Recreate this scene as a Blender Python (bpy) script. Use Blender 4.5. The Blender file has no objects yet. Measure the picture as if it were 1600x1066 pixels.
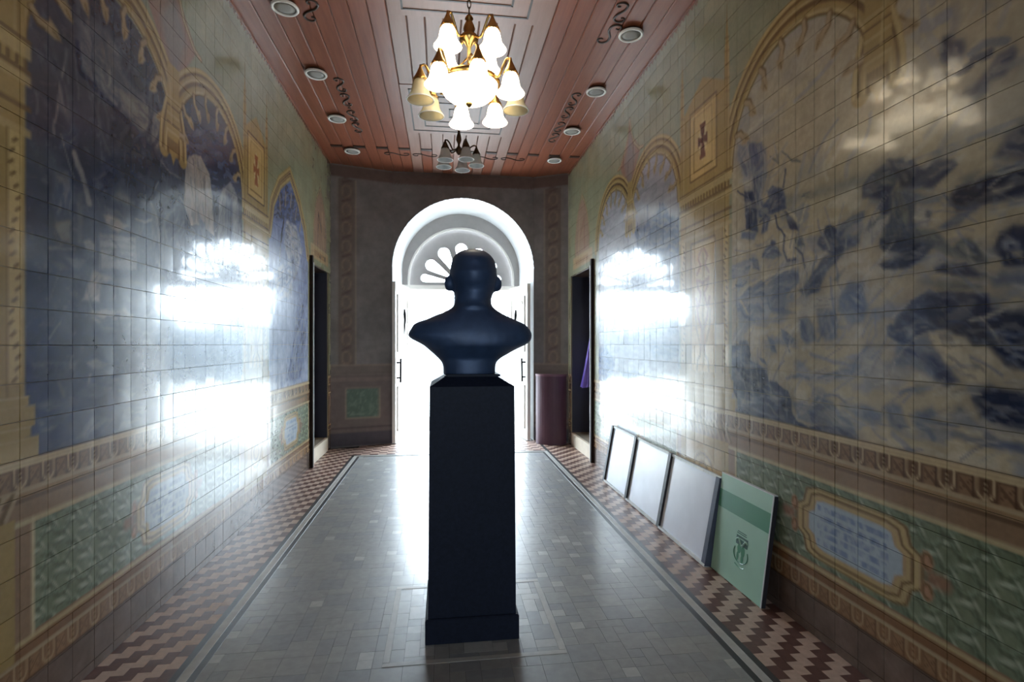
import bpy, math, random
import numpy as np
from mathutils import Matrix, Vector
random.seed(7); RNG = np.random.default_rng(11)
SC = bpy.context.scene
COL = SC.collection

# ------------------------------------------------------------------ camera
cam_d = bpy.data.cameras.new('camera'); cam = bpy.data.objects.new('camera', cam_d); COL.objects.link(cam)
cam_d.sensor_width = 36.0; cam_d.lens = 830.0 / 1600.0 * 36.0
cam_d.shift_y = 5.0 / 1600.0; cam_d.clip_end = 300
cam.location = (0, 0, 1.5)
cam.rotation_euler = (math.pi / 2, 0, -math.atan(108.5 / 830.0))
SC.camera = cam

# ------------------------------------------------------------------ sky, daylight, exposure
wd = bpy.data.worlds.new('overcast_sky'); SC.world = wd; wd.use_nodes = True
bg = wd.node_tree.nodes['Background']
bg.inputs['Color'].default_value = (0.74, 0.88, 1.0, 1); bg.inputs['Strength'].default_value = 24.0
def portal(name, loc, rot, sx, sy):          # sampling portal for the sky, gives no light of its own
    d = bpy.data.lights.new(name, 'AREA'); d.shape = 'RECTANGLE'; d.size = sx; d.size_y = sy
    d.cycles.is_portal = True
    o = bpy.data.objects.new(name, d); COL.objects.link(o); o.location = loc; o.rotation_euler = rot
SKYDOOR = portal('sky_portal_entrance', (0.32, 9.35, 1.9), (-math.pi / 2, 0, 0), 2.5, 3.9)
portal('sky_portal_rear', (0.15, -3.05, 1.95), (math.pi / 2, 0, 0), 0.5, 2.0)
SC.view_settings.view_transform = 'Standard'; SC.view_settings.look = 'None'
SC.view_settings.exposure = 0.0; SC.view_settings.gamma = 1.0
SC.view_settings.use_curve_mapping = False
SC.cycles.use_denoising = True
SC.cycles.max_bounces = 10; SC.cycles.diffuse_bounces = 6; SC.cycles.glossy_bounces = 5
SC.cycles.sample_clamp_indirect = 20.0

XL, XR, YB, YF, ZC = -1.60, 1.90, 8.18, -3.0, 4.11
YC = 7.90                                    # where the side walls meet the splayed end wall

# ------------------------------------------------------------------ helpers
def lin(c):
    a = np.asarray(c, dtype=float) / 255.0
    return np.where(a <= 0.04045, a / 12.92, ((a + 0.055) / 1.055) ** 2.4)
def mat(name, col, rough=0.5, metal=0.0, var=0.0, vscale=8.0, bump=0.0, bscale=60.0, emit=None, estr=0.0, coat=0.0, spec=0.5, attr=None, trans=0.0):
    m = bpy.data.materials.new(name); m.use_nodes = True
    nt = m.node_tree; N = nt.nodes; L = nt.links; b = N['Principled BSDF']
    c = tuple(lin(col)) + (1,)
    b.inputs['Base Color'].default_value = c
    b.inputs['Roughness'].default_value = rough; b.inputs['Metallic'].default_value = metal
    b.inputs['Specular IOR Level'].default_value = spec
    if coat: b.inputs['Coat Weight'].default_value = coat; b.inputs['Coat Roughness'].default_value = 0.06
    if trans: b.inputs['Transmission Weight'].default_value = trans
    src = None
    if attr:
        a = N.new('ShaderNodeAttribute'); a.attribute_name = attr; src = a.outputs['Color']
    if var:
        geo = N.new('ShaderNodeNewGeometry'); no = N.new('ShaderNodeTexNoise'); no.inputs['Scale'].default_value = vscale; no.inputs['Detail'].default_value = 5
        L.new(geo.outputs['Position'], no.inputs['Vector'])
        mr = N.new('ShaderNodeMapRange'); mr.inputs['From Min'].default_value = 0.3; mr.inputs['From Max'].default_value = 0.7
        mr.inputs['To Min'].default_value = 1 - var; mr.inputs['To Max'].default_value = 1 + var
        L.new(no.outputs['Fac'], mr.inputs['Value'])
        mx = N.new('ShaderNodeMix'); mx.data_type = 'RGBA'; mx.blend_type = 'MULTIPLY'; mx.inputs[0].default_value = 1
        if src is not None: L.new(src, mx.inputs[6])
        else: mx.inputs[6].default_value = c
        cb = N.new('ShaderNodeCombineColor')
        for k in range(3): L.new(mr.outputs['Result'], cb.inputs[k])
        L.new(cb.outputs['Color'], mx.inputs[7]); src = mx.outputs[2]
    if src is not None: L.new(src, b.inputs['Base Color'])
    if bump:
        no2 = N.new('ShaderNodeTexNoise'); no2.inputs['Scale'].default_value = bscale; no2.inputs['Detail'].default_value = 3
        g2 = N.new('ShaderNodeNewGeometry'); L.new(g2.outputs['Position'], no2.inputs['Vector'])
        bp = N.new('ShaderNodeBump'); bp.inputs['Strength'].default_value = bump; bp.inputs['Distance'].default_value = 0.01
        L.new(no2.outputs['Fac'], bp.inputs['Height']); L.new(bp.outputs['Normal'], b.inputs['Normal'])
    if emit is not None:
        b.inputs['Emission Color'].default_value = tuple(emit) + (1,); b.inputs['Emission Strength'].default_value = estr
    return m
def wood(name, ca, cb, rough=0.38):
    m = mat(name, ca, rough); nt = m.node_tree; N = nt.nodes; L = nt.links; b = N['Principled BSDF']
    g = N.new('ShaderNodeNewGeometry'); oi = N.new('ShaderNodeObjectInfo'); mp = N.new('ShaderNodeMapping'); mp.inputs['Scale'].default_value = (9, 0.7, 9)
    ad = N.new('ShaderNodeVectorMath'); ad.operation = 'ADD'; sc_ = N.new('ShaderNodeVectorMath'); sc_.operation = 'SCALE'; sc_.inputs[0].default_value = (37, 19, 11)
    L.new(oi.outputs['Random'], sc_.inputs['Scale']); L.new(g.outputs['Position'], ad.inputs[0]); L.new(sc_.outputs[0], ad.inputs[1])
    L.new(ad.outputs[0], mp.inputs['Vector'])
    no = N.new('ShaderNodeTexNoise'); no.inputs['Scale'].default_value = 3.0; no.inputs['Detail'].default_value = 7; no.inputs['Roughness'].default_value = .65
    L.new(mp.outputs[0], no.inputs['Vector'])
    r = N.new('ShaderNodeValToRGB'); r.color_ramp.elements[0].position = .3; r.color_ramp.elements[1].position = .7
    r.color_ramp.elements[0].color = tuple(lin(ca)) + (1,); r.color_ramp.elements[1].color = tuple(lin(cb)) + (1,)
    L.new(no.outputs['Fac'], r.inputs['Fac']); L.new(r.outputs['Color'], b.inputs['Base Color'])
    return m
class MB:
    def __init__(s): s.v = []; s.f = []
    def add(s, vs, fs):
        o = len(s.v); s.v += [tuple(map(float, p)) for p in vs]; s.f += [tuple(i + o for i in q) for q in fs]; return s
    def box(s, x0, x1, y0, y1, z0, z1):
        return s.add([(x, y, z) for z in (z0, z1) for y in (y0, y1) for x in (x0, x1)],
                     [(0, 2, 3, 1), (4, 5, 7, 6), (0, 1, 5, 4), (2, 6, 7, 3), (0, 4, 6, 2), (1, 3, 7, 5)])
    def bevbox(s, x0, x1, y0, y1, z0, z1, b):   # box with its top edges chamfered
        vs = [(x0, y0, z0), (x1, y0, z0), (x1, y1, z0), (x0, y1, z0), (x0, y0, z1 - b), (x1, y0, z1 - b), (x1, y1, z1 - b), (x0, y1, z1 - b),
              (x0 + b, y0 + b, z1), (x1 - b, y0 + b, z1), (x1 - b, y1 - b, z1), (x0 + b, y1 - b, z1)]
        fs = [(0, 3, 2, 1), (8, 9, 10, 11)]
        for i in range(4):
            j = (i + 1) % 4; fs += [(i, j, j + 4, i + 4), (i + 4, j + 4, j + 8, i + 8)]
        return s.add(vs, fs)
    def lathe(s, prof, c=(0, 0, 0), n=24, cap=True):
        vs = []; fs = []
        for r, z in prof:
            for k in range(n):
                t = 2 * math.pi * k / n; vs.append((c[0] + r * math.cos(t), c[1] + r * math.sin(t), c[2] + z))
        for i in range(len(prof) - 1):
            for k in range(n):
                k2 = (k + 1) % n; fs.append((i * n + k, i * n + k2, (i + 1) * n + k2, (i + 1) * n + k))
        if cap:
            fs.append(tuple(range(n))[::-1]); fs.append(tuple(range((len(prof) - 1) * n, len(prof) * n)))
        return s.add(vs, fs)
    def tube(s, pts, r, n=8):
        P = [Vector(p) for p in pts]; R = r if isinstance(r, (list, tuple)) else [r] * len(P)
        vs = []; fs = []; up = Vector((0, 0, 1)); prev = None
        for i, p in enumerate(P):
            t = (P[min(i + 1, len(P) - 1)] - P[max(i - 1, 0)]).normalized()
            if prev is None:
                a = t.cross(up)
                if a.length < 1e-3: a = t.cross(Vector((1, 0, 0)))
            else: a = prev - t * prev.dot(t)
            a.normalize(); prev = a; b = t.cross(a)
            for k in range(n):
                q = 2 * math.pi * k / n; vs.append(p + (a * math.cos(q) + b * math.sin(q)) * R[i])
        for i in range(len(P) - 1):
            for k in range(n):
                k2 = (k + 1) % n; fs.append((i * n + k, i * n + k2, (i + 1) * n + k2, (i + 1) * n + k))
        fs.append(tuple(range(n))[::-1]); fs.append(tuple(range((len(P) - 1) * n, len(P) * n)))
        return s.add(vs, fs)
    def rings(s, rs, cap=True):
        n = len(rs[0]); vs = [p for r in rs for p in r]; fs = []
        for i in range(len(rs) - 1):
            for k in range(n):
                k2 = (k + 1) % n; fs.append((i * n + k, i * n + k2, (i + 1) * n + k2, (i + 1) * n + k))
        if cap: fs.append(tuple(range(n))[::-1]); fs.append(tuple(range((len(rs) - 1) * n, len(rs) * n)))
        return s.add(vs, fs)
    def mesh(s, name, m, smooth=False):
        me = bpy.data.meshes.new(name); me.from_pydata(s.v, [], s.f); me.update()
        if m: me.materials.append(m)
        if smooth: me.polygons.foreach_set('use_smooth', [True] * len(me.polygons))
        return me
    def build(s, name, m, parent=None, smooth=False):
        return link(name, s.mesh(name, m, smooth), parent)
def link(name, me, parent=None):
    o = bpy.data.objects.new(name, me); COL.objects.link(o)
    if parent: o.parent = parent
    return o
def smooth_pts(pts, n=6):
    P_ = [Vector(p) for p in pts]; P_ = [2 * P_[0] - P_[1]] + P_ + [2 * P_[-1] - P_[-2]]; out = []
    for i in range(1, len(P_) - 2):
        for k in range(n):
            t = k / n; a, b, c, d = P_[i - 1], P_[i], P_[i + 1], P_[i + 2]
            out.append(.5 * ((2 * b) + (c - a) * t + (2 * a - 5 * b + 4 * c - d) * t * t + (3 * b - a - 3 * c + d) * t ** 3))
    out.append(P_[-2]); return out
def sharp(o, ang=35):
    try: o.data.set_sharp_from_angle(angle=math.radians(ang))
    except Exception: pass
    return o
def tag(o, label, cat, group=None):
    o['label'] = label; o['category'] = cat
    if group: o['group'] = group
    return o
def struct(o, label=None):
    o['kind'] = 'structure'
    if label: o['label'] = label
    return o
def thing(name, label, cat, loc, group=None):
    return tag(_empty(name, loc), label, cat, group)
def _empty(name, loc):
    o = bpy.data.objects.new(name, None); COL.objects.link(o); o.location = loc; o.empty_display_size = .1; return o
def copy_tree(o, parent=None):
    c = o.copy(); COL.objects.link(c)
    if parent: c.parent = parent
    for ch in list(o.children): copy_tree(ch, c)
    return c
def curve_plate(name, loops, thick, m, parent=None):   # flat outlines with holes in local XY, thickness along Z
    cu = bpy.data.curves.new(name, 'CURVE'); cu.dimensions = '2D'; cu.fill_mode = 'BOTH'; cu.extrude = thick / 2
    for lp in loops:
        sp = cu.splines.new('POLY'); sp.points.add(len(lp) - 1); sp.use_cyclic_u = True
        for p, q in zip(sp.points, lp): p.co = (q[0], q[1], 0, 1)
    t = bpy.data.objects.new(name, cu); me = bpy.data.meshes.new_from_object(t); bpy.data.objects.remove(t); bpy.data.curves.remove(cu)
    me.name = name; me.materials.clear(); me.materials.append(m)
    return link(name, me, parent)

# ------------------------------------------------------------------ painting of the picture tiles (colours of the glaze only)
def vnoise(x, y, seed=0):
    xi = np.floor(x).astype(np.int64); yi = np.floor(y).astype(np.int64); fx = x - xi; fy = y - yi
    def h(a, b):
        n = (a * 374761393 + b * 668265263 + seed * 974634541) & 0x7fffffff
        n = ((n ^ (n >> 13)) * 1274126177) & 0x7fffffff
        return ((n ^ (n >> 16)) & 0xffff) / 65535.0
    fx = fx * fx * (3 - 2 * fx); fy = fy * fy * (3 - 2 * fy)
    return (h(xi, yi) * (1 - fx) + h(xi + 1, yi) * fx) * (1 - fy) + (h(xi, yi + 1) * (1 - fx) + h(xi + 1, yi + 1) * fx) * fy
def fbm(x, y, seed=0, o=4):
    s = np.zeros_like(x); a = .5
    for k in range(o): s += a * vnoise(x * 2 ** k, y * 2 ** k, seed + k); a *= .5
    return s / (1 - .5 ** o)
class Paint:
    def __init__(s, Y, Z): s.Y = Y; s.Z = Z; s.C = np.zeros((len(Y), 3)); s.clip = np.ones(len(Y))
    def mixm(s, m, col):
        m = (m * s.clip)[:, None]; s.C = s.C * (1 - m) + np.asarray(col, float) * m
    def band(s, z0, z1, col, y0=-99, y1=99, soft=.006, al=1.0):
        m = np.clip((s.Z - z0) / soft + .5, 0, 1) * np.clip((z1 - s.Z) / soft + .5, 0, 1) * np.clip((s.Y - y0) / soft + .5, 0, 1) * np.clip((y1 - s.Y) / soft + .5, 0, 1)
        s.mixm(m * al, col)
    def sdf(s, pts, closed, idx, warp=0.0):
        y = s.Y[idx]; z = s.Z[idx]
        if warp:
            y = y + warp * (fbm(s.Y[idx] * 22, s.Z[idx] * 22, 3, 3) - .5) * 2; z = z + warp * (fbm(s.Y[idx] * 22, s.Z[idx] * 22, 9, 3) - .5) * 2
        d = np.full(len(y), 1e9); ins = np.zeros(len(y), bool); n = len(pts)
        for i in range(n if closed else n - 1):
            a = pts[i]; b = pts[(i + 1) % n]; ey, ez = b[0] - a[0], b[1] - a[1]
            t = np.clip(((y - a[0]) * ey + (z - a[1]) * ez) / (ey * ey + ez * ez + 1e-12), 0, 1)
            d = np.minimum(d, np.hypot(y - a[0] - t * ey, z - a[1] - t * ez))
            if closed:
                c = ((a[1] > z) != (b[1] > z)) & (y < (b[0] - a[0]) * (z - a[1]) / (b[1] - a[1] + 1e-12) + a[0]); ins ^= c
        return np.where(ins, -d, d) if closed else d
    def shape(s, pts, col, al=1.0, soft=.01, closed=True, width=0.0, warp=0.0):
        P = np.asarray(pts); pad = soft + width + warp + .01
        idx = np.where((s.Y > P[:, 0].min() - pad) & (s.Y < P[:, 0].max() + pad) & (s.Z > P[:, 1].min() - pad) & (s.Z < P[:, 1].max() + pad))[0]
        if len(idx) == 0: return
        d = s.sdf(pts, closed, idx, warp)
        m = al * np.clip(-d / soft + .5, 0, 1) if closed else al * np.clip((width - d) / soft + .5, 0, 1)
        if warp and closed: m = m * np.clip(1.15 - .8 * np.clip(fbm(s.Y[idx] * 7 + P[0, 0] * 7, s.Z[idx] * 10 + s.Y[idx] * 4, 40 + len(pts), 3) - .42, 0, 1) * 2.2, .78, 1)
        m = (m * s.clip[idx])[:, None]; s.C[idx] = s.C[idx] * (1 - m) + np.asarray(col, float) * m
    def strokes(s, n, y0, y1, z0, z1, ang, cols, lo, hi, w0, w1, seed):     # loose brush strokes following a slowly turning direction
        r = np.random.default_rng(seed)
        for k in range(n):
            y, z = r.uniform(y0, y1), r.uniform(z0, z1); t = ang(y, z) + r.normal(0, .22); L = r.uniform(lo, hi); c = r.normal(0, .35)
            q = [(y + L * (u - .5) * math.cos(t) - c * L * (u - .5) ** 2 * math.sin(t), z + L * (u - .5) * math.sin(t) + c * L * (u - .5) ** 2 * math.cos(t)) for u in (0, .33, .66, 1)]
            s.shape(q, cols[r.integers(len(cols))], r.uniform(.25, .7), .010, False, r.uniform(w0, w1))
    def mask(s, pts, soft=.008):
        idx = np.arange(len(s.Y)); d = s.sdf(pts, True, idx); return np.clip(-d / soft + .5, 0, 1)
    def spec(s, items, warp=.012, light=(190, 180, 162), dark=(40, 48, 78)):
        for n_, (k, col, al, w, q) in enumerate(items):
            pts = [(q[i], q[i + 1]) for i in range(0, len(q), 2)]
            if k != 'p': s.shape(pts, col, al, .012, False, w / 2, warp); continue
            P = np.asarray(pts); c0 = P.mean(0); ext = P.max(0) - P.min(0); big = min(ext)
            if big > .05: s.shape(pts, col, al * .34, min(.16, .5 * big + .03), True, 0, warp)          # thin wash round the form
            s.shape(pts, col, al, max(w * 1.0, .010), True, 0, warp)
            if big > .05:                                                                              # brushwork along the form
                u, sv, vt = np.linalg.svd(P - c0); ax = vt[0]
                idx = np.where((s.Y > P[:, 0].min()) & (s.Y < P[:, 0].max()) & (s.Z > P[:, 1].min()) & (s.Z < P[:, 1].max()))[0]
                if len(idx) == 0: continue
                d = s.sdf(pts, True, idx, warp); y = s.Y[idx] - c0[0]; z = s.Z[idx] - c0[1]
                y2 = y + .05 * (fbm(s.Y[idx] * 9, s.Z[idx] * 9, 13) - .5); z2 = z + .08 * (fbm(s.Y[idx] * 9, s.Z[idx] * 9, 17) - .5)
                f = fbm((y2 * ax[0] + z2 * ax[1]) * 9 + n_ * 3.7, (-y2 * ax[1] + z2 * ax[0]) * 46, 50 + n_ % 9, 3); ins = np.clip(-d / .02, 0, 1) * s.clip[idx]
                m = (np.clip((f - .50) * 4.5, 0, .62) * ins)[:, None]; s.C[idx] = s.C[idx] * (1 - m) + (np.asarray(col) * .45 + np.asarray(light) * .55) * m
                m = (np.clip((.42 - f) * 4.5, 0, .55) * ins)[:, None]; s.C[idx] = s.C[idx] * (1 - m) + (np.asarray(col) * .45 + np.asarray(dark) * .55) * m
OLIVE = (142, 140, 112); OCH = (160, 134, 84); OCHL = (186, 162, 112); OCHD = (102, 78, 46); PINK = (156, 124, 106)
BRN = (140, 112, 86); DBRN = (88, 66, 48); TAN = (172, 150, 118); GRN = (116, 123, 98); GRNL = (166, 172, 148); GRND = (82, 90, 70)
SPEC_R = [
 ('p',(32,38,60),0.85,0.03,[1.747,2.598,1.751,2.573,1.761,2.56,1.776,2.56,1.791,2.575,1.803,2.601,1.807,2.631,1.803,2.656,1.791,2.669,1.776,2.668,1.761,2.652,1.751,2.627]),
 ('p',(45,52,79),0.8,0.03,[1.708,2.577,1.712,2.562,1.722,2.555,1.735,2.558,1.749,2.57,1.759,2.588,1.763,2.607,1.759,2.622,1.749,2.628,1.735,2.625,1.722,2.613,1.712,2.595]),
 ('p',(90,97,118),0.5,0.03,[1.813,2.594,1.782,2.646,1.764,2.551]),
 ('s',(45,52,79),0.75,0.03,[1.764,2.526,1.735,2.508,1.701,2.505,1.679,2.523,1.621,2.516]),
 ('s',(90,97,118),0.6,0.03,[1.69,2.55,1.647,2.559,1.567,2.529]),
 ('p',(45,52,79),0.8,0.03,[1.626,2.458,1.596,2.494,1.548,2.493,1.534,2.471,1.543,2.441,1.576,2.417,1.621,2.419,1.632,2.392,1.669,2.388,1.747,2.419,1.679,2.437]),
 ('p',(45,52,79),0.8,0.04,[1.567,2.209,1.517,2.224,1.458,2.205,1.458,2.087,1.601,2.15]),
 ('p',(90,97,118),0.5,0.05,[1.77,2.764,1.747,2.76,1.735,2.708,1.759,2.655]),
 ('s',(130,132,142),0.6,0.05,[1.884,2.763,1.832,2.744,1.782,2.748]),
 ('p',(130,132,142),0.75,0.03,[3.22,2.776,2.915,2.664,2.901,2.5,2.96,2.384,2.901,2.279,3.006,2.26,3.021,2.355,3.134,2.46,3.151,2.56,3.22,2.689]),
 ('p',(90,97,118),0.8,0.02,[3.101,2.761,2.952,2.705,2.945,2.532,2.998,2.349,3.037,2.479]),
 ('p',(90,97,118),0.5,0.02,[3.22,2.796,3.118,2.72,3.168,2.671,3.101,2.545,3.185,2.648]),
 ('p',(45,52,79),0.95,0.012,[3.143,2.472,3.053,2.437,3.013,2.353,2.998,2.185,3.126,2.226,3.126,2.316]),
 ('p',(168,161,150),0.9,0.012,[3.168,2.537,3.069,2.535,3.061,2.458,3.118,2.465]),
 ('p',(90,97,118),0.95,0.015,[2.901,2.403,2.844,2.417,2.749,2.359,2.723,2.252,2.83,2.253,2.975,2.262,2.99,2.301,2.886,2.355]),
 ('p',(45,52,79),0.6,0.015,[2.83,2.374,2.762,2.346,2.742,2.265,2.816,2.267,2.901,2.271]),
 ('s',(45,52,79),0.9,0.01,[2.736,2.473,2.755,2.378]),
 ('s',(45,52,79),0.9,0.008,[3.037,2.534,3.034,2.404]),
 ('s',(45,52,79),0.9,0.008,[3.22,2.49,3.101,2.418]),
 ('s',(90,94,97),0.8,0.01,[2.872,2.596,2.802,2.529,2.83,2.633]),
 ('s',(90,94,97),0.8,0.01,[2.762,2.582,2.672,2.501,2.611,2.476]),
 ('s',(168,161,150),0.9,0.012,[2.872,2.578,2.816,2.593,2.844,2.664]),
 ('p',(90,94,97),0.35,0.04,[2.723,2.319,2.187,2.273,2.0,2.252,2.0,2.189,2.187,2.219,2.723,2.277]),
 ('s',(45,52,79),0.9,0.012,[2.83,2.236,2.802,2.17,2.723,2.085]),
 ('p',(45,52,79),0.8,0.012,[2.749,2.25,2.672,2.206,2.623,2.106,2.697,2.138]),
 ('p',(194,178,150),0.9,0.012,[2.749,2.25,2.647,2.209,2.635,2.165,2.71,2.216]),
 ('s',(194,178,150),0.9,0.012,[2.564,2.235,2.599,2.157,2.623,2.146]),
 ('s',(45,52,79),0.8,0.012,[2.975,2.234,2.915,2.256,2.886,2.232]),
 ('p',(90,97,118),0.8,0.012,[2.945,2.254,2.872,2.246,2.901,2.165,2.96,2.159]),
 ('p',(90,97,118),0.8,0.015,[3.168,2.211,3.006,2.187,3.037,2.138,3.185,2.177]),
 ('p',(194,178,150),0.95,0.012,[2.736,2.113,2.672,2.108,2.645,2.046,2.647,1.973,2.723,1.973,2.738,2.03]),
 ('s',(45,52,79),0.85,0.012,[2.749,2.107,2.755,2.033,2.723,1.965,2.647,1.961]),
 ('p',(45,52,79),0.85,0.012,[2.826,2.08,2.829,2.072,2.838,2.067,2.851,2.067,2.863,2.072,2.873,2.08,2.876,2.089,2.873,2.098,2.863,2.102,2.851,2.102,2.838,2.097,2.829,2.089]),
 ('p',(90,97,118),0.9,0.012,[2.886,2.074,2.816,2.061,2.769,2.002,2.844,1.992,2.952,2.019,2.945,2.049]),
 ('p',(90,94,97),0.8,0.012,[2.66,2.073,2.599,2.069,2.576,2.017,2.635,2.02]),
 ('s',(45,52,79),0.8,0.012,[2.647,2.022,2.599,1.973,2.576,1.89]),
 ('p',(45,52,79),0.95,0.012,[2.348,2.048,2.354,2.034,2.369,2.026,2.39,2.026,2.412,2.034,2.428,2.049,2.434,2.066,2.428,2.081,2.412,2.089,2.39,2.088,2.369,2.079,2.354,2.065]),
 ('p',(45,52,79),0.9,0.015,[2.464,2.05,2.34,2.017,2.288,1.943,2.37,1.935,2.453,1.979,2.48,2.015]),
 ('p',(90,97,118),0.9,0.015,[2.35,2.027,2.311,2.076,2.246,2.103,2.175,2.1,2.175,2.066,2.274,2.053,2.321,2.006]),
 ('p',(90,97,118),0.9,0.02,[2.34,2.003,2.193,2.015,2.21,1.964,2.283,1.942]),
 ('p',(45,52,79),0.8,0.02,[2.53,1.853,2.442,1.932,2.311,1.954,2.292,1.937,2.36,1.897,2.421,1.861,2.474,1.77,2.564,1.747,2.623,1.784,2.552,1.824]),
 ('p',(168,161,150),0.8,0.015,[2.474,1.953,2.401,1.963,2.552,1.879,2.623,1.849,2.623,1.881]),
 ('p',(130,132,142),0.8,0.015,[3.31,2.022,3.101,2.029,3.037,2.028,3.101,1.935,3.292,1.93]),
 ('p',(45,52,79),0.7,0.012,[3.053,2.03,2.99,2.002,2.975,1.945,3.053,1.965]),
 ('p',(90,97,118),0.8,0.015,[3.238,1.786,3.118,1.833,3.085,1.867,3.053,1.845,2.975,1.891,2.915,1.849,2.858,1.886,2.775,1.926,2.623,1.889,2.623,1.833,2.723,1.769,2.749,1.679,3.22,1.707]),
 ('s',(194,178,150),0.9,0.014,[3.22,1.795,3.101,1.86,2.915,1.902,2.802,1.905,2.623,1.929]),
 ('s',(45,52,79),0.8,0.012,[3.238,1.884,3.168,1.867,3.118,1.89]),
 ('p',(90,97,118),0.8,0.02,[2.35,1.655,2.321,1.733,2.274,1.792,2.175,1.787,2.175,1.645]),
 ('p',(90,94,97),0.6,0.015,[2.38,1.819,2.34,1.843,2.283,1.864,2.34,1.8]),
 ('p',(90,94,97),0.95,0.03,[2.048,2.171,1.952,2.137,1.924,2.099,1.924,1.959,1.931,1.911,2.08,1.952,2.064,2.001,2.088,2.058,2.072,2.139]),
 ('p',(45,52,79),0.8,0.025,[2.088,2.111,2.048,2.152,2.033,2.129,2.048,2.01,2.08,1.991]),
 ('p',(45,52,79),0.6,0.03,[1.952,2.131,1.921,2.092,1.921,1.934,1.945,1.938]),
 ('p',(45,52,79),0.95,0.02,[2.187,2.212,2.136,2.257,2.064,2.28,2.01,2.224,2.014,2.18,2.064,2.124,2.136,2.15,2.187,2.164]),
 ('p',(90,94,97),0.8,0.02,[2.153,2.229,2.104,2.26,2.072,2.256,2.104,2.214]),
 ('p',(90,94,97),0.9,0.015,[2.108,2.215,2.048,2.229,2.01,2.211,2.018,2.178,2.08,2.194]),
 ('p',(45,52,79),0.95,0.02,[2.06,2.291,1.996,2.282,1.931,2.253,1.894,2.204,1.917,2.139,1.988,2.16,2.01,2.205,2.033,2.244]),
 ('p',(32,38,60),0.8,0.02,[2.003,2.234,1.931,2.21,1.931,2.137,1.988,2.166]),
 ('p',(45,52,79),0.9,0.02,[1.917,2.206,1.838,2.215,1.759,2.193,1.74,2.165,1.807,2.13,1.838,2.104,1.911,2.137]),
 ('p',(168,161,150),0.9,0.012,[1.897,2.205,1.857,2.219,1.835,2.208,1.864,2.188]),
 ('p',(168,161,150),0.8,0.01,[1.87,2.113,1.832,2.114,1.832,2.096,1.864,2.1]),
 ('p',(90,97,118),0.7,0.02,[1.924,2.117,1.857,2.086,1.795,2.063,1.819,2.046,1.897,2.055,1.924,2.086]),
 ('p',(32,38,60),0.95,0.02,[2.088,1.954,1.931,1.936,1.832,1.892,1.87,1.84,1.952,1.81,2.064,1.82,2.096,1.844,2.041,1.868,2.088,1.928]),
 ('p',(90,94,97),0.9,0.02,[1.924,1.971,1.832,1.939,1.776,1.882,1.764,1.835,1.832,1.887,1.924,1.916]),
 ('p',(32,38,60),0.95,0.025,[1.77,2.056,1.735,2.085,1.701,2.086,1.632,2.086,1.517,2.095,1.437,2.092,1.437,1.978,1.517,1.991,1.596,1.998,1.701,1.999,1.747,1.999]),
 ('p',(90,94,97),0.5,0.02,[1.735,2.113,1.701,2.125,1.647,2.118,1.69,2.083]),
 ('s',(168,161,150),0.7,0.012,[1.606,2.027,1.576,2.023,1.548,2.03]),
 ('s',(90,94,97),0.8,0.02,[1.626,2.09,1.567,2.081,1.502,2.09]),
 ('p',(90,97,118),0.9,0.02,[1.813,1.944,1.759,1.974,1.679,1.999,1.653,1.992,1.735,1.946,1.782,1.934]),
 ('p',(168,161,150),0.95,0.02,[1.917,2.048,1.845,2.041,1.851,2.008,1.857,1.956,1.911,1.974]),
 ('p',(45,52,79),0.6,0.012,[1.87,2.03,1.845,2.012,1.857,1.986,1.877,2.002]),
 ('p',(168,161,150),0.95,0.02,[2.187,2.014,2.153,2.061,2.041,2.06,2.048,2.023,2.088,1.993,2.12,1.947,2.187,1.932]),
 ('s',(90,94,97),0.8,0.012,[2.136,2.03,2.104,2.049,2.072,2.048]),
 ('p',(168,161,150),0.95,0.015,[2.064,1.897,2.033,1.898,1.996,1.876,2.025,1.859,2.064,1.868]),
 ('p',(90,94,97),0.95,0.02,[1.764,1.863,1.713,1.886,1.663,1.861,1.632,1.781,1.679,1.799,1.73,1.829]),
 ('p',(32,38,60),0.97,0.02,[1.606,1.824,1.586,1.877,1.543,1.898,1.502,1.884,1.467,1.833,1.475,1.767,1.529,1.756,1.576,1.768]),
 ('p',(130,132,142),0.9,0.02,[1.528,1.83,1.531,1.819,1.541,1.812,1.555,1.811,1.569,1.817,1.579,1.827,1.583,1.84,1.579,1.852,1.569,1.859,1.555,1.859,1.541,1.853,1.531,1.843]),
 ('p',(194,178,150),0.8,0.015,[1.548,1.809,1.517,1.808,1.517,1.779,1.543,1.793]),
 ('p',(32,38,60),0.9,0.012,[1.537,1.824,1.539,1.819,1.543,1.816,1.548,1.815,1.553,1.818,1.557,1.822,1.558,1.828,1.557,1.833,1.553,1.837,1.548,1.837,1.543,1.835,1.539,1.83]),
 ('p',(168,161,150),0.8,0.02,[1.904,1.828,1.825,1.856,1.782,1.832,1.795,1.811,1.864,1.804]),
 ('p',(45,52,79),0.9,0.02,[1.77,1.796,1.713,1.798,1.679,1.766,1.637,1.745,1.669,1.741,1.759,1.761]),
 ('p',(45,52,79),0.9,0.02,[1.832,1.799,1.782,1.809,1.764,1.767,1.819,1.78]),
 ('p',(90,94,97),0.6,0.03,[1.897,1.754,1.782,1.747,1.701,1.726,1.637,1.734,1.647,1.698,1.782,1.712]),
 ('s',(168,161,150),0.8,0.012,[1.685,1.721,1.658,1.721,1.632,1.715]),
 ('p',(90,97,118),0.7,0.03,[1.626,1.743,1.458,1.731,1.458,1.698,1.567,1.7,1.606,1.699]),
 ('p',(168,161,150),0.6,0.05,[2.599,1.749,2.34,1.741,2.36,1.663,2.623,1.647]),
 ('p',(90,97,118),0.75,0.025,[2.623,1.635,2.564,1.644,2.518,1.603,2.494,1.517,2.564,1.502,2.605,1.534]),
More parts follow.
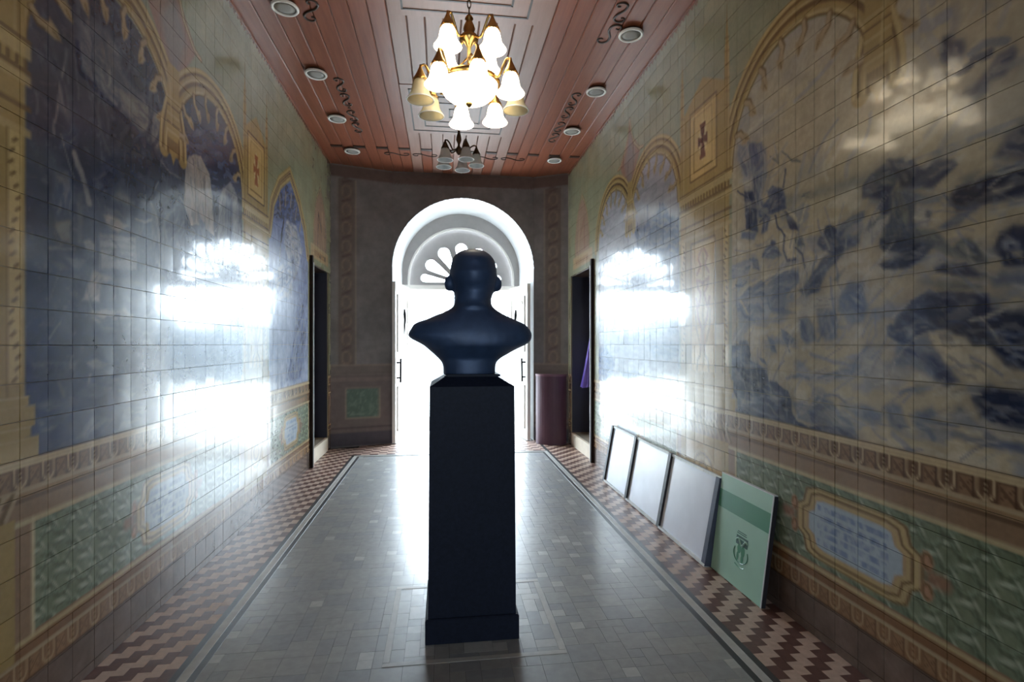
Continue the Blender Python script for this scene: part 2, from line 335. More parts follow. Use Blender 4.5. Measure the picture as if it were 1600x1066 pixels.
 ('p',(90,97,118),0.75,0.025,[2.48,1.662,2.37,1.663,2.35,1.611,2.35,1.531,2.421,1.517,2.464,1.555]),
 ('p',(90,97,118),0.75,0.025,[2.336,1.712,2.311,1.739,2.187,1.741,2.158,1.657,2.187,1.597,2.283,1.601]),
 ('p',(130,132,142),0.8,0.02,[3.238,1.805,3.053,1.808,2.886,1.775,2.844,1.701,2.915,1.644,3.101,1.643,3.22,1.677]),
 ('s',(90,97,118),0.7,0.015,[3.203,1.764,3.151,1.683,3.021,1.64]),
 ('s',(90,97,118),0.7,0.015,[2.901,1.767,2.872,1.712,2.802,1.69]),
 ('s',(194,178,150),0.8,0.015,[3.185,1.781,3.101,1.69]),
 ('p',(90,97,118),0.6,0.015,[2.844,1.676,2.762,1.705,2.647,1.664,2.723,1.66]),
 ('p',(90,97,118),0.8,0.012,[2.778,1.591,2.723,1.569,2.647,1.518,2.723,1.494,2.762,1.536]),
 ('p',(90,97,118),0.7,0.012,[2.901,1.551,2.83,1.511,2.816,1.451,2.872,1.467,2.886,1.511]),
 ('p',(90,97,118),0.8,0.01,[2.99,1.421,2.93,1.413,2.908,1.378,2.96,1.394]),
 ('s',(90,97,118),0.7,0.012,[2.723,1.502,2.704,1.461]),
 ('p',(130,132,142),0.7,0.03,[2.623,1.414,2.53,1.362,2.38,1.355,2.283,1.395,2.187,1.427,2.187,1.372,2.411,1.308,2.647,1.32]),
 ('s',(130,132,142),0.7,0.02,[2.53,1.448,2.36,1.414,2.21,1.398]),
 ('s',(90,97,118),0.6,0.02,[2.723,1.311,2.623,1.329,2.552,1.322]),
 ('p',(90,97,118),0.9,0.02,[2.678,1.186,2.535,1.186,2.474,1.235,2.38,1.218,2.336,1.176,2.255,1.123,2.215,1.067,2.264,1.086,2.36,1.107,2.53,1.089,2.623,1.1]),
 ('p',(168,161,150),0.7,0.02,[2.647,1.161,2.552,1.157,2.53,1.097,2.611,1.11]),
 ('p',(168,161,150),0.7,0.02,[2.432,1.164,2.36,1.166,2.283,1.112,2.36,1.111]),
 ('p',(90,97,118),0.6,0.03,[2.321,1.207,2.246,1.222,2.187,1.222,2.076,1.196,2.187,1.161,2.264,1.178]),
 ('p',(45,52,79),1,0.01,[3.31,1.488,3.211,1.498,3.185,1.52,3.109,1.521,3.065,1.428,3.085,1.4,2.915,1.352,2.886,1.283,2.816,1.279,2.71,1.237,2.676,1.117,2.623,1.084,2.552,1.067,2.464,1.093,2.34,1.103,2.255,1.081,2.217,1.058,2.36,1.056,2.647,1.056,2.915,1.059,3.22,1.046,3.22,1.143,3.301,1.234,3.31,1.353]),
 ('p',(90,97,118),0.8,0.02,[3.292,1.463,3.134,1.484,3.101,1.437,3.203,1.386,3.292,1.374]),
 ('p',(130,132,142),0.6,0.012,[3.168,1.388,3.037,1.383,2.915,1.36,3.053,1.354,3.134,1.322]),
 ('p',(32,38,60),0.8,0.02,[3.185,1.339,2.945,1.341,2.901,1.282,2.975,1.222,3.101,1.212,3.168,1.282]),
 ('p',(130,132,142),0.6,0.015,[2.886,1.23,2.775,1.231,2.723,1.194,2.83,1.166,2.901,1.185]),
 ('p',(32,38,60),0.8,0.02,[2.775,1.172,2.697,1.205,2.678,1.117,2.762,1.114]),
 ('p',(130,132,142),0.5,0.012,[3.203,1.164,3.101,1.183,2.945,1.153,3.053,1.123,3.168,1.091]),
 ('s',(130,132,142),0.7,0.012,[3.101,1.118,2.975,1.087,2.802,1.083]),
 ('s',(130,132,142),0.6,0.012,[3.037,1.171,2.945,1.189,2.915,1.219]),
 ('p',(168,161,150),0.7,0.03,[2.187,1.474,2.104,1.475,2.064,1.405,1.996,1.395,1.924,1.362,2.025,1.33,2.187,1.338]),
 ('p',(90,97,118),0.8,0.03,[2.003,1.489,1.857,1.531,1.819,1.473,1.735,1.368,1.782,1.348,1.832,1.362,1.931,1.41,2.018,1.406]),
 ('p',(45,52,79),0.97,0.015,[2.004,1.634,1.952,1.668,1.884,1.699,1.782,1.701,1.632,1.68,1.621,1.617,1.669,1.587,1.782,1.561,1.857,1.542,1.924,1.52,1.928,1.492,1.996,1.502,2.052,1.534,2.058,1.576,2.041,1.586,2.02,1.581]),
 ('p',(90,97,118),0.8,0.02,[1.904,1.616,1.864,1.614,1.857,1.578,1.89,1.573]),
 ('p',(130,132,142),0.7,0.02,[1.967,1.57,1.924,1.575,1.917,1.526,1.959,1.514]),
 ('p',(32,38,60),0.8,0.02,[1.87,1.662,1.782,1.655,1.776,1.575,1.857,1.561]),
 ('p',(90,97,118),0.7,0.02,[1.952,1.656,1.87,1.674,1.819,1.664,1.897,1.634]),
 ('p',(194,178,150),0.97,0.015,[1.857,1.542,1.782,1.553,1.713,1.53,1.669,1.491,1.621,1.48,1.606,1.444,1.637,1.364,1.701,1.359,1.747,1.384,1.819,1.478]),
 ('p',(90,94,97),0.6,0.02,[1.69,1.447,1.663,1.426,1.653,1.411,1.679,1.41]),
 ('p',(32,38,60),0.97,0.025,[1.776,1.558,1.69,1.588,1.626,1.622,1.517,1.605,1.437,1.563,1.437,1.412,1.567,1.43,1.621,1.491,1.669,1.501,1.713,1.534]),
 ('s',(168,161,150),0.8,0.015,[1.685,1.583,1.632,1.601,1.567,1.623,1.517,1.625]),
 ('s',(90,97,118),0.8,0.015,[1.632,1.538,1.586,1.542,1.543,1.526,1.502,1.536]),
 ('s',(130,132,142),0.7,0.012,[1.596,1.496,1.557,1.501,1.517,1.481]),
 ('s',(90,97,118),0.7,0.012,[1.567,1.45,1.52,1.462,1.48,1.453]),
 ('p',(45,52,79),0.8,0.03,[1.884,1.46,1.819,1.467,1.782,1.422,1.735,1.368,1.782,1.348,1.832,1.373]),
 ('p',(90,94,97),0.7,0.02,[1.764,1.321,1.701,1.344,1.637,1.348,1.707,1.323,1.753,1.311]),
 ('p',(90,94,97),0.6,0.02,[1.924,1.343,1.838,1.344,1.884,1.298,1.917,1.295]),
 ('s',(90,97,118),0.8,0.015,[1.988,1.295,1.952,1.31,1.924,1.319]),
 ('p',(32,38,60),0.97,0.03,[1.679,1.307,1.621,1.349,1.517,1.343,1.417,1.333,1.417,1.212,1.517,1.204,1.586,1.213,1.647,1.236]),
 ('s',(168,161,150),0.7,0.02,[1.647,1.231,1.596,1.217,1.517,1.204]),
 ('p',(90,97,118),0.8,0.025,[2.064,1.223,2.025,1.247,1.988,1.245,1.952,1.162,1.981,1.133,2.041,1.149]),
 ('p',(90,97,118),0.6,0.025,[2.187,1.222,2.08,1.202,2.08,1.156,2.136,1.141,2.187,1.161]),
 ('p',(90,97,118),0.7,0.025,[1.911,1.223,1.845,1.255,1.807,1.219,1.884,1.197]),
 ('s',(90,97,118),0.7,0.025,[1.897,1.177,1.857,1.165,1.832,1.134]),
 ('p',(90,97,118),0.6,0.03,[1.776,1.235,1.724,1.275,1.679,1.231,1.637,1.2,1.735,1.196]),
 ('s',(90,97,118),0.6,0.025,[1.759,1.164,1.701,1.157,1.596,1.15,1.517,1.155]),
 ('s',(130,132,142),0.7,0.03,[2.025,1.119,1.967,1.086,1.924,1.054]),
 ('s',(90,97,118),0.6,0.03,[1.626,1.176,1.567,1.161,1.48,1.153]),
]
SPEC_RA = [
 ('p',(80,90,124),0.9,0.03,[4.83,2.636,4.535,2.654,4.4,2.729,4.272,2.59,4.078,2.518,4.078,2.216,4.4,2.296,4.678,2.401,4.992,2.443,5.077,2.629]),
 ('s',(60,68,104),0.9,0.025,[4.466,2.733,4.466,2.555]),
 ('s',(60,68,104),0.9,0.02,[4.746,2.792,4.734,2.586]),
 ('s',(60,68,104),0.9,0.02,[5.013,2.692,4.992,2.52]),
 ('p',(100,112,140),0.7,0.04,[5.704,2.485,4.992,2.459,4.093,2.218,4.151,2.151,5.446,2.293]),
 ('s',(90,100,130),0.7,0.02,[5.598,2.552,5.608,2.401]),
 ('p',(90,104,136),0.7,0.05,[5.894,2.211,4.738,2.172,4.067,2.0,4.129,1.869,5.332,1.988]),
 ('p',(70,86,136),0.8,0.04,[6.36,1.434,6.02,1.477,5.714,1.291,5.833,1.057,6.396,1.016]),
 ('p',(110,122,148),0.6,0.05,[4.738,1.497,4.067,1.511,4.098,1.375,4.58,1.376]),
 ('p',(150,160,178),0.5,0.06,[5.894,1.883,4.067,1.81,4.098,1.566,5.773,1.592]),
 ('p',(84,98,134),0.6,0.03,[5.544,1.224,4.779,1.229,5.332,1.129]),
]
SPEC_L = [
 ('p',(98,102,114),0.8,0.03,[2.565,2.933,2.643,2.988,2.79,2.997,2.87,2.96,2.898,2.857,3.11,2.818,3.247,2.804,3.229,2.607,3.062,2.635,2.926,2.667,2.816,2.652,2.727,2.676,2.587,2.73,2.576,2.836]),
 ('p',(122,118,116),0.9,0.03,[2.856,2.753,2.955,2.782,3.143,2.797,3.247,2.785,3.229,2.607,3.015,2.652]),
 ('p',(122,118,116),0.5,0.03,[2.727,2.928,2.816,2.93,2.843,2.73,2.739,2.729]),
 ('s',(36,46,78),0.9,0.03,[2.565,2.822,2.587,2.707,2.739,2.674,2.955,2.636,3.177,2.569]),
 ('s',(146,144,148),0.8,0.012,[2.497,2.748,2.462,2.594,2.418,2.372]),
 ('s',(98,102,114),0.8,0.008,[2.551,2.763,2.571,2.581]),
 ('p',(98,102,114),0.9,0.02,[2.462,2.602,2.497,2.583,2.523,2.493,2.512,2.453,2.452,2.491,2.438,2.527]),
 ('p',(76,86,112),0.8,0.02,[2.544,2.458,2.578,2.443,2.554,2.367,2.452,2.319,2.462,2.382]),
 ('s',(98,102,114),0.8,0.012,[2.327,2.496,2.332,2.418]),
 ('s',(98,102,114),0.5,0.02,[2.323,2.66,2.386,2.66]),
 ('p',(60,68,88),0.8,0.03,[2.598,2.436,2.69,2.417,2.803,2.386,2.739,2.332,2.598,2.361]),
 ('p',(36,46,78),0.7,0.03,[2.714,2.34,2.816,2.39,2.856,2.346,2.739,2.28]),
 ('p',(76,86,112),0.85,0.03,[2.433,2.229,2.512,2.248,2.544,2.17,2.533,2.05,2.433,2.019,2.414,2.112]),
 ('p',(98,102,114),0.7,0.02,[2.433,2.215,2.502,2.23,2.512,2.19,2.442,2.176]),
 ('p',(122,118,116),0.85,0.015,[2.433,2.006,2.523,2.039,2.528,1.94,2.462,1.92,2.423,1.962]),
 ('s',(36,46,78),0.8,0.012,[2.423,1.976,2.462,1.934,2.502,1.928]),
 ('s',(98,102,114),0.9,0.01,[2.404,1.892,2.554,1.919]),
 ('p',(98,102,114),0.8,0.02,[2.56,2.163,2.604,2.176,2.598,1.946,2.565,1.94]),
 ('s',(146,144,148),0.85,0.035,[2.544,2.331,2.587,2.264,2.609,2.226,2.643,2.145]),
 ('p',(36,46,78),0.7,0.03,[2.62,2.222,2.764,2.345,2.87,2.33,2.79,2.208,2.69,2.196]),
 ('p',(76,86,112),0.8,0.02,[2.739,2.25,2.735,2.237,2.724,2.225,2.708,2.217,2.693,2.216,2.682,2.221,2.678,2.232,2.682,2.245,2.693,2.256,2.708,2.264,2.724,2.266,2.735,2.26]),
 ('p',(164,154,148),0.85,0.02,[2.752,2.11,2.816,2.129,2.941,2.104,2.856,2.052,2.777,2.076]),
 ('p',(98,102,114),0.85,0.02,[2.752,2.158,2.87,2.163,2.926,2.135,2.764,2.129]),
 ('p',(146,144,148),0.9,0.012,[2.714,2.022,3.015,2.059,3.031,1.885,2.714,1.849]),
 ('s',(98,102,114),0.8,0.008,[2.79,1.998,3.0,2.021]),
 ('s',(98,102,114),0.8,0.008,[2.79,1.965,3.0,1.986]),
 ('s',(98,102,114),0.8,0.008,[2.79,1.933,3.0,1.951]),
 ('s',(76,86,112),0.8,0.01,[2.714,2.015,2.727,1.851,3.031,1.88]),
 ('p',(36,46,78),0.7,0.015,[2.803,1.854,2.926,1.862,2.97,1.842,2.843,1.826]),
 ('p',(146,144,148),0.95,0.012,[2.609,1.959,2.643,1.977,2.684,1.966,2.684,1.923,2.62,1.927]),
 ('p',(76,86,112),0.9,0.015,[2.609,1.918,2.684,1.923,2.678,1.844,2.62,1.844]),
 ('p',(36,46,78),0.9,0.012,[2.681,1.876,2.677,1.864,2.668,1.854,2.655,1.849,2.642,1.85,2.633,1.857,2.629,1.868,2.633,1.88,2.642,1.89,2.655,1.895,2.668,1.894,2.677,1.887]),
 ('p',(98,102,114),0.8,0.02,[2.418,1.836,2.462,1.846,2.512,1.821,2.462,1.811]),
 ('p',(98,102,114),0.8,0.02,[2.528,1.823,2.587,1.794,2.554,1.776]),
 ('p',(164,154,148),0.9,0.02,[2.678,1.837,2.816,1.819,2.727,1.78,2.714,1.7,2.598,1.691,2.632,1.762]),
 ('p',(76,86,112),0.7,0.03,[2.452,1.883,2.62,1.904,2.632,1.815,2.544,1.818]),
 ('p',(98,102,114),0.6,0.03,[2.803,1.813,3.015,1.847,3.11,1.823,2.87,1.788]),
 ('p',(164,154,148),0.85,0.02,[2.626,1.64,2.739,1.662,2.926,1.679,2.992,1.644,2.87,1.621,2.79,1.625,2.714,1.598,2.672,1.616]),
 ('s',(36,46,78),0.6,0.012,[2.643,1.633,2.739,1.615,2.87,1.646]),
 ('p',(98,102,114),0.7,0.02,[2.544,1.73,2.565,1.725,2.554,1.709]),
 ('p',(76,86,112),0.8,0.03,[2.714,1.598,2.87,1.612,3.0,1.627,2.97,1.559,2.739,1.554]),
 ('p',(76,86,112),0.9,0.02,[3.062,2.166,3.212,2.211,3.256,2.068,3.265,1.859,3.177,1.839,3.127,1.898,3.11,2.023]),
 ('s',(146,144,148),0.8,0.015,[3.16,2.282,3.229,2.206,3.256,2.049,3.247,1.895]),
 ('s',(98,102,114),0.8,0.012,[3.046,2.127,3.062,2.077]),
 ('p',(98,102,114),0.9,0.015,[3.143,1.918,3.247,1.924,3.321,1.875,3.177,1.839]),
 ('s',(146,144,148),0.8,0.012,[3.015,2.156,3.11,2.16,3.177,2.193]),
 ('p',(98,102,114),0.85,0.02,[2.87,2.28,2.926,2.263,3.0,2.231,2.912,2.199,2.816,2.207]),
 ('s',(36,46,78),0.9,0.008,[3.274,2.582,3.16,2.291]),
 ('s',(146,144,148),0.8,0.008,[3.265,2.55,3.359,2.513,3.492,2.514]),
 ('p',(98,102,114),0.85,0.02,[3.302,2.252,3.398,2.195,3.378,1.952,3.265,1.926,3.274,2.149]),
 ('p',(98,102,114),0.8,0.012,[3.378,2.26,3.373,2.248,3.359,2.237,3.34,2.229,3.321,2.228,3.307,2.232,3.302,2.242,3.307,2.254,3.321,2.265,3.34,2.273,3.359,2.274,3.373,2.27]),
 ('p',(76,86,112),0.8,0.02,[3.398,2.255,3.492,2.287,3.492,1.948,3.398,1.945]),
 ('p',(76,86,112),0.6,0.01,[2.289,1.263,2.395,1.278,2.502,1.251,2.395,1.222]),
 ('p',(76,86,112),0.7,0.01,[2.544,1.285,2.678,1.319,2.816,1.284,2.69,1.244]),
 ('p',(76,86,112),0.7,0.01,[2.678,1.179,2.823,1.136,2.702,1.055,2.544,1.08]),
 ('p',(76,86,112),0.5,0.01,[2.323,1.206,2.523,1.196,2.404,1.132,2.349,1.138]),
 ('p',(76,86,112),0.6,0.01,[2.843,1.274,2.985,1.279,3.11,1.214,2.955,1.204]),
 ('p',(76,86,112),0.5,0.01,[2.472,1.086,2.533,1.096,2.544,1.065,2.442,1.063]),
 ('p',(76,86,112),0.6,0.01,[2.912,1.175,3.094,1.171,3.078,1.065,2.87,1.079]),
 ('p',(76,86,112),0.6,0.01,[2.69,1.326,2.79,1.343,2.898,1.328,2.816,1.309]),
 ('p',(146,144,148),0.85,0.012,[2.62,1.421,2.69,1.435,2.803,1.399,2.739,1.386,2.666,1.389]),
 ('s',(146,144,148),0.8,0.012,[2.655,1.359,2.637,1.322]),
 ('s',(98,102,114),0.8,0.02,[2.452,1.343,2.477,1.284]),
 ('p',(36,46,78),0.8,0.04,[2.289,1.445,2.598,1.437,2.533,1.351,2.289,1.347]),
 ('p',(50,60,92),0.9,0.02,[3.516,2.774,3.719,2.929,3.976,3.069,4.211,3.066,4.373,2.947,4.512,2.712,3.949,2.518,3.895,2.688,3.719,2.742,3.559,2.643]),
 ('p',(164,154,148),1,0.012,[3.559,2.622,3.603,2.69,3.672,2.731,3.768,2.748,3.895,2.677,3.949,2.53,3.976,2.265,3.755,2.287,3.626,2.259,3.537,2.354]),
 ('p',(76,86,112),0.9,0.012,[3.719,2.235,3.768,2.335,3.83,2.304,3.818,2.181,3.695,2.158]),
 ('s',(36,46,78),0.8,0.02,[3.516,2.369,3.649,2.231,3.695,2.219]),
 ('p',(146,144,148),0.8,0.015,[4.119,2.638,4.274,2.734,4.407,2.656,4.494,2.309,4.032,2.222,4.067,2.55]),
 ('p',(76,86,112),0.8,0.012,[4.18,2.544,4.226,2.644,4.306,2.59,4.306,2.273,4.149,2.244]),
 ('s',(146,144,148),0.8,0.01,[4.226,2.644,4.18,2.282]),
 ('s',(98,102,114),0.7,0.008,[3.537,2.782,4.512,2.82]),
 ('p',(98,102,114),0.8,0.02,[3.156,2.265,3.207,2.26,3.261,2.101,3.19,2.068]),
 ('s',(146,144,148),0.8,0.012,[3.316,2.258,3.393,2.197]),
 ('p',(76,86,112),0.7,0.03,[3.279,2.239,3.516,2.4,3.603,2.211,3.354,2.094]),
 ('s',(146,144,148),0.7,0.012,[3.474,2.399,3.537,2.375]),
 ('p',(92,104,146),0.9,0.02,[5.483,3.035,5.651,3.169,5.955,3.262,6.188,3.203,6.367,2.983,5.955,2.92,5.377,2.809]),
 ('s',(50,58,92),0.95,0.035,[5.721,3.104,5.622,2.753,5.527,2.504,5.456,2.187]),
 ('p',(82,92,128),0.9,0.03,[5.829,2.889,5.788,2.835,5.679,2.777,5.538,2.733,5.403,2.713,5.309,2.72,5.275,2.752,5.309,2.8,5.403,2.854,5.538,2.9,5.679,2.926,5.788,2.922]),
 ('p',(82,92,128),0.9,0.03,[6.259,2.957,6.216,2.89,6.103,2.823,5.955,2.776,5.814,2.758,5.715,2.774,5.679,2.817,5.715,2.878,5.814,2.941,5.955,2.992,6.103,3.015,6.216,3.003]),
 ('p',(82,92,128),0.8,0.03,[6.154,3.1,6.099,3.048,5.955,2.983,5.768,2.926,5.594,2.89,5.473,2.883,5.43,2.905,5.473,2.949,5.594,3.007,5.768,3.066,5.955,3.108,6.099,3.122]),
 ('p',(70,82,120),0.8,0.02,[6.12,2.812,6.097,2.779,6.036,2.746,5.955,2.721,5.875,2.712,5.819,2.719,5.798,2.741,5.819,2.772,5.875,2.804,5.955,2.83,6.036,2.841,6.097,2.835]),
 ('p',(170,170,180),0.8,0.03,[5.709,2.773,6.086,2.805,6.367,2.597,6.154,2.316,5.829,2.324,5.651,2.527]),
 ('p',(76,86,112),0.5,0.06,[3.559,2.187,4.512,2.275,4.476,1.974,3.537,1.943]),
 ('s',(36,46,78),0.7,0.02,[3.649,2.109,3.672,2.2,3.581,2.234]),
 ('p',(104,116,150),0.8,0.03,[6.086,1.857,6.367,1.99,6.518,1.606,6.294,1.106,5.709,1.11,5.955,1.489]),
 ('p',(150,158,180),0.6,0.04,[5.275,2.221,5.955,2.408,5.955,1.994,5.177,1.864]),
 ('p',(82,92,128),0.8,0.02,[5.891,2.398,5.987,2.432,6.154,2.291,5.987,2.16]),
 ('p',(76,86,112),0.6,0.05,[3.074,1.791,4.373,1.805,4.373,1.518,3.074,1.494]),
 ('p',(50,60,92),0.6,0.06,[3.393,1.404,3.792,1.336,3.768,1.151,3.393,1.188]),
 ('p',(98,102,114),0.5,0.06,[3.818,1.629,4.476,1.706,4.512,1.222,3.895,1.215]),
]
def arch_pts(c, r, zs, n=24, ztop=None):
    rz = (ztop - zs) if ztop else r
    return [(c + r * math.cos(math.pi * k / n), zs + rz * math.sin(math.pi * k / n)) for k in range(n + 1)]
def paint_arch(p, c, r, zs, cusps=True):
    # painted stone arch: nested mouldings, then a fringe of little hooks inside it
    for rr, w, col in ((r + .11, .055, OCH), (r + .15, .010, OCHL), (r + .125, .008, OCHD), (r + .085, .012, OCHL), (r + .06, .020, OCHD), (r + .035, .018, OCH), (r + .012, .012, OCHL), (r + .0, .006, OCHD)):
        p.shape(arch_pts(c, rr, zs), col, .9, .012, False, w)
    if cusps:
        for k in range(1, 9):
            a = math.pi * k / 9; ca, sa = math.cos(a), math.sin(a)
            def q(rr, t): return (c + rr * ca - t * sa, zs + rr * sa + t * ca)
            p.shape([q(r, .02), q(r - .05, .035), q(r - .085, .015), q(r - .12, 0)], OCHD, .75, .014, False, .022)
            p.shape([q(r - .005, .015), q(r - .05, .028), q(r - .085, .012), q(r - .11, 0)], TAN, .9, .012, False, .014)
            p.shape([q(r - .09, -.034), q(r - .09, .034), q(r - .14, .026), q(r - .175, 0), q(r - .14, -.026)], (158, 138, 108), .9, .014)
            p.shape([q(r - .12, 0), q(r - .155, 0)], OCHD, .6, .01, False, .005)
def paint_pendant(p, y, z):
    p.shape([(y - .07, z + .5), (y + .07, z + .5), (y + .075, z + .12), (y + .05, z), (y, z - .09), (y - .05, z), (y - .075, z + .12)], OCH, 1, .012)
    for k in range(5): p.shape([(y - .07, z + .10 + k * .05), (y + .07, z + .10 + k * .05)], OCHD if k % 2 else OCHL, .9, .008, False, .006)
    for k in range(7): p.shape([(y - .05 + .017 * k, z + .05), (y - .04 + .014 * k, z)], OCHD, .7, .01, False, .007)
    p.shape([(y - .04, z + .4), (y - .02, z + .15)], OCHL, .8, .01, False, .006)
def paint_ogee(p, y, z):
    p.shape([(y, z), (y + .08, z - .2), (y + .3, z - .4), (y + .18, z - .55), (y + .05, z - .85), (y, z - 1.0), (y - .05, z - .85), (y - .18, z - .55), (y - .3, z - .4), (y - .08, z - .2)], (150, 112, 96), .8, .03)
    p.shape([(y, z - .2), (y + .16, z - .42), (y, z - .75), (y - .16, z - .42)], (128, 122, 120), .7, .08)
    for sg in (-1, 1):
        q = [(y, z), (y + sg * .05, z - .15), (y + sg * .13, z - .29), (y + sg * .26, z - .39), (y + sg * .36, z - .41)]
        p.shape(q, OCHD, .7, .01, False, .018); p.shape(q, TAN, .95, .01, False, .011)
def paint_pilaster(p, y0, y1, base, flip=1):
    yc = (y0 + y1) / 2; w = (y1 - y0) / 2
    p.shape([(y0, 1.05), (y1, 1.05), (y1, 3.30), (yc + w * .8, 3.3), (yc, 3.46), (yc - w * .8, 3.3), (y0, 3.30)], OCH, 1, .02)
    for yy in (y0 + .03, y1 - .03):                                     # spires
        p.shape([(yy - .03, 2.6), (yy - .03, 3.45), (yy, 3.72), (yy + .03, 3.45), (yy + .03, 2.6)], OCH, 1, .015)
        p.shape([(yy, 2.6), (yy, 3.78)], OCHD, .5, .012, False, .006); p.shape([(yy - .02, 2.6), (yy - .02, 3.5)], OCHL, .7, .01, False, .005)
        for k in range(6): p.shape([(yy - .03, 3.1 + k * .09), (yy + .03, 3.12 + k * .09)], OCHD, .4, .012, False, .006)
    for (z0, z1, col) in ((2.50, 2.54, OCHL), (2.54, 2.56, OCHD), (2.60, 2.66, OCHL), (2.66, 2.68, OCHD), (2.40, 2.42, OCHD), (2.30, 2.33, OCHL)):
        p.band(z0, z1, col, y0 - .03, y1 + .03, .008, .8)
    k = y0
    while k < y1: p.band(2.56, 2.60, OCHD, k, k + .018, .006, .9); k += .042
    fr = [(yc - .20, 2.74), (yc + .20, 2.74), (yc + .20, 3.26), (yc - .20, 3.26), (yc - .20, 2.74)]
    p.shape(fr[:4], (196, 164, 104), 1, .01); p.shape(fr, OCHD, .9, .008, False, .008)
    p.shape([(yc - .14, 2.8), (yc + .14, 2.8), (yc + .14, 3.2), (yc - .14, 3.2), (yc - .14, 2.8)], OCHD, .6, .008, False, .005)
    p.shape([(yc + .05 * math.cos(t) * (1.25 if abs(math.sin(t)) < .7 else 1), 3.0 + .15 * math.sin(t)) for t in np.linspace(0, 6.0, 16)], (206, 180, 130), 1, .01)
    CR = (96, 52, 34) if flip > 0 else (150, 92, 58)
    for (a, b) in ((0, 1), (0, -1), (1, 0), (-1, 0)):                    # cross with flared arms
        if a == 0: q = [(yc - .012, 3.0), (yc + .012, 3.0), (yc + .045, 3.0 + b * .13), (yc - .045, 3.0 + b * .13)]
        else: q = [(yc, 3.0 - .012), (yc + a * .07, 3.0 - .042), (yc + a * .07, 3.0 + .042), (yc, 3.0 + .012)]
        p.shape(q, CR, .95, .008)
    pn = [(yc - .18, 1.22), (yc + .18, 1.22), (yc + .18, 2.26), (yc - .18, 2.26), (yc - .18, 1.22)]
    p.shape(pn[:4], (200, 172, 122), 1, .01); p.shape(pn, OCHD, .8, .008, False, .008)
    p.shape([(yc - .15, 1.25), (yc + .15, 1.25), (yc + .15, 2.23), (yc - .15, 2.23), (yc - .15, 1.25)], OCHL, .7, .008, False, .006)
    RD = (146, 98, 74)
    for sg in (-1, 1):                                                  # candelabrum ornament
        p.shape([(yc + sg * .02, 2.2), (yc + sg * .07, 2.14), (yc + sg * .03, 2.08), (yc + sg * .09, 2.02)], RD, .8, .01, False, .010)
        p.shape([(yc, 1.95), (yc + sg * .09, 1.98), (yc + sg * .07, 1.92), (yc + sg * .03, 1.88)], RD, .8, .01, False, .012)
        p.shape([(yc + sg * .03, 1.86), (yc + sg * .06, 1.78), (yc + sg * .10, 1.84), (yc + sg * .07, 1.70), (yc + sg * .02, 1.62)], RD, .85, .01, False, .012)
        p.shape([(yc + sg * .11, 1.75), (yc + sg * .10, 1.62), (yc + sg * .05, 1.52)], OCHD, .7, .01, False, .008)
        p.shape([(yc + sg * .03, 1.50), (yc + sg * .035, 1.42), (yc + sg * .08, 1.38), (yc + sg * .09, 1.28)], OCHD, .9, .01, False, .008)
    p.shape([(yc - .045, 1.44), (yc + .045, 1.44), (yc + .03, 1.62), (yc - .03, 1.62)], RD, .5, .012); p.shape([(yc, 1.28), (yc, 2.2)], OCHD, .7, .01, False, .006)
    for yy, sg in ((y0 + .05, 1), (y1 - .05, -1)):                      # beaded side shafts
        p.shape([(yy - .035, 1.35), (yy + .035, 1.35), (yy + .035, 2.3), (yy - .035, 2.3)], (196, 170, 116), .9, .01)
        p.shape([(yy + .035 * sg, 1.3), (yy + .035 * sg, 2.3)], OCHD, .6, .01, False, .005)
        for k in range(22):
            z = 1.36 + k * .043; x = yy + .018 * math.sin(k * .9); p.shape([(x - .008, z), (x + .008, z + .012)], OCHD, .8, .008, False, .007)
    for (a, b, ex) in ((1.05, 1.14, .07), (1.14, 1.18, .03), (1.18, 1.26, .05), (1.26, 1.30, .02)):   # stepped base
        p.band(a, b, OCH, y0 - ex, y1 + ex, .008, 1); p.band(b - .006, b, OCHL, y0 - ex, y1 + ex, .006, .8)
    p.band(.30, .84, OCH, y0, y1, .01, 1); p.band(.36, .78, (170, 138, 84), y0 + .08, y1 - .08, .01, 1)
    for yy in (y0 + .08, y1 - .08): p.shape([(yy, .36), (yy, .78)], OCHD, .8, .008, False, .006)
    for k in range(4): p.shape([(yc + .10 * math.cos(t) * (1 - .15 * k), .57 + .15 * math.sin(t) * (1 - .2 * k)) for t in np.linspace(0, 6.28, 14)], OCHD if k % 2 else OCHL, .6, .01, False, .007)
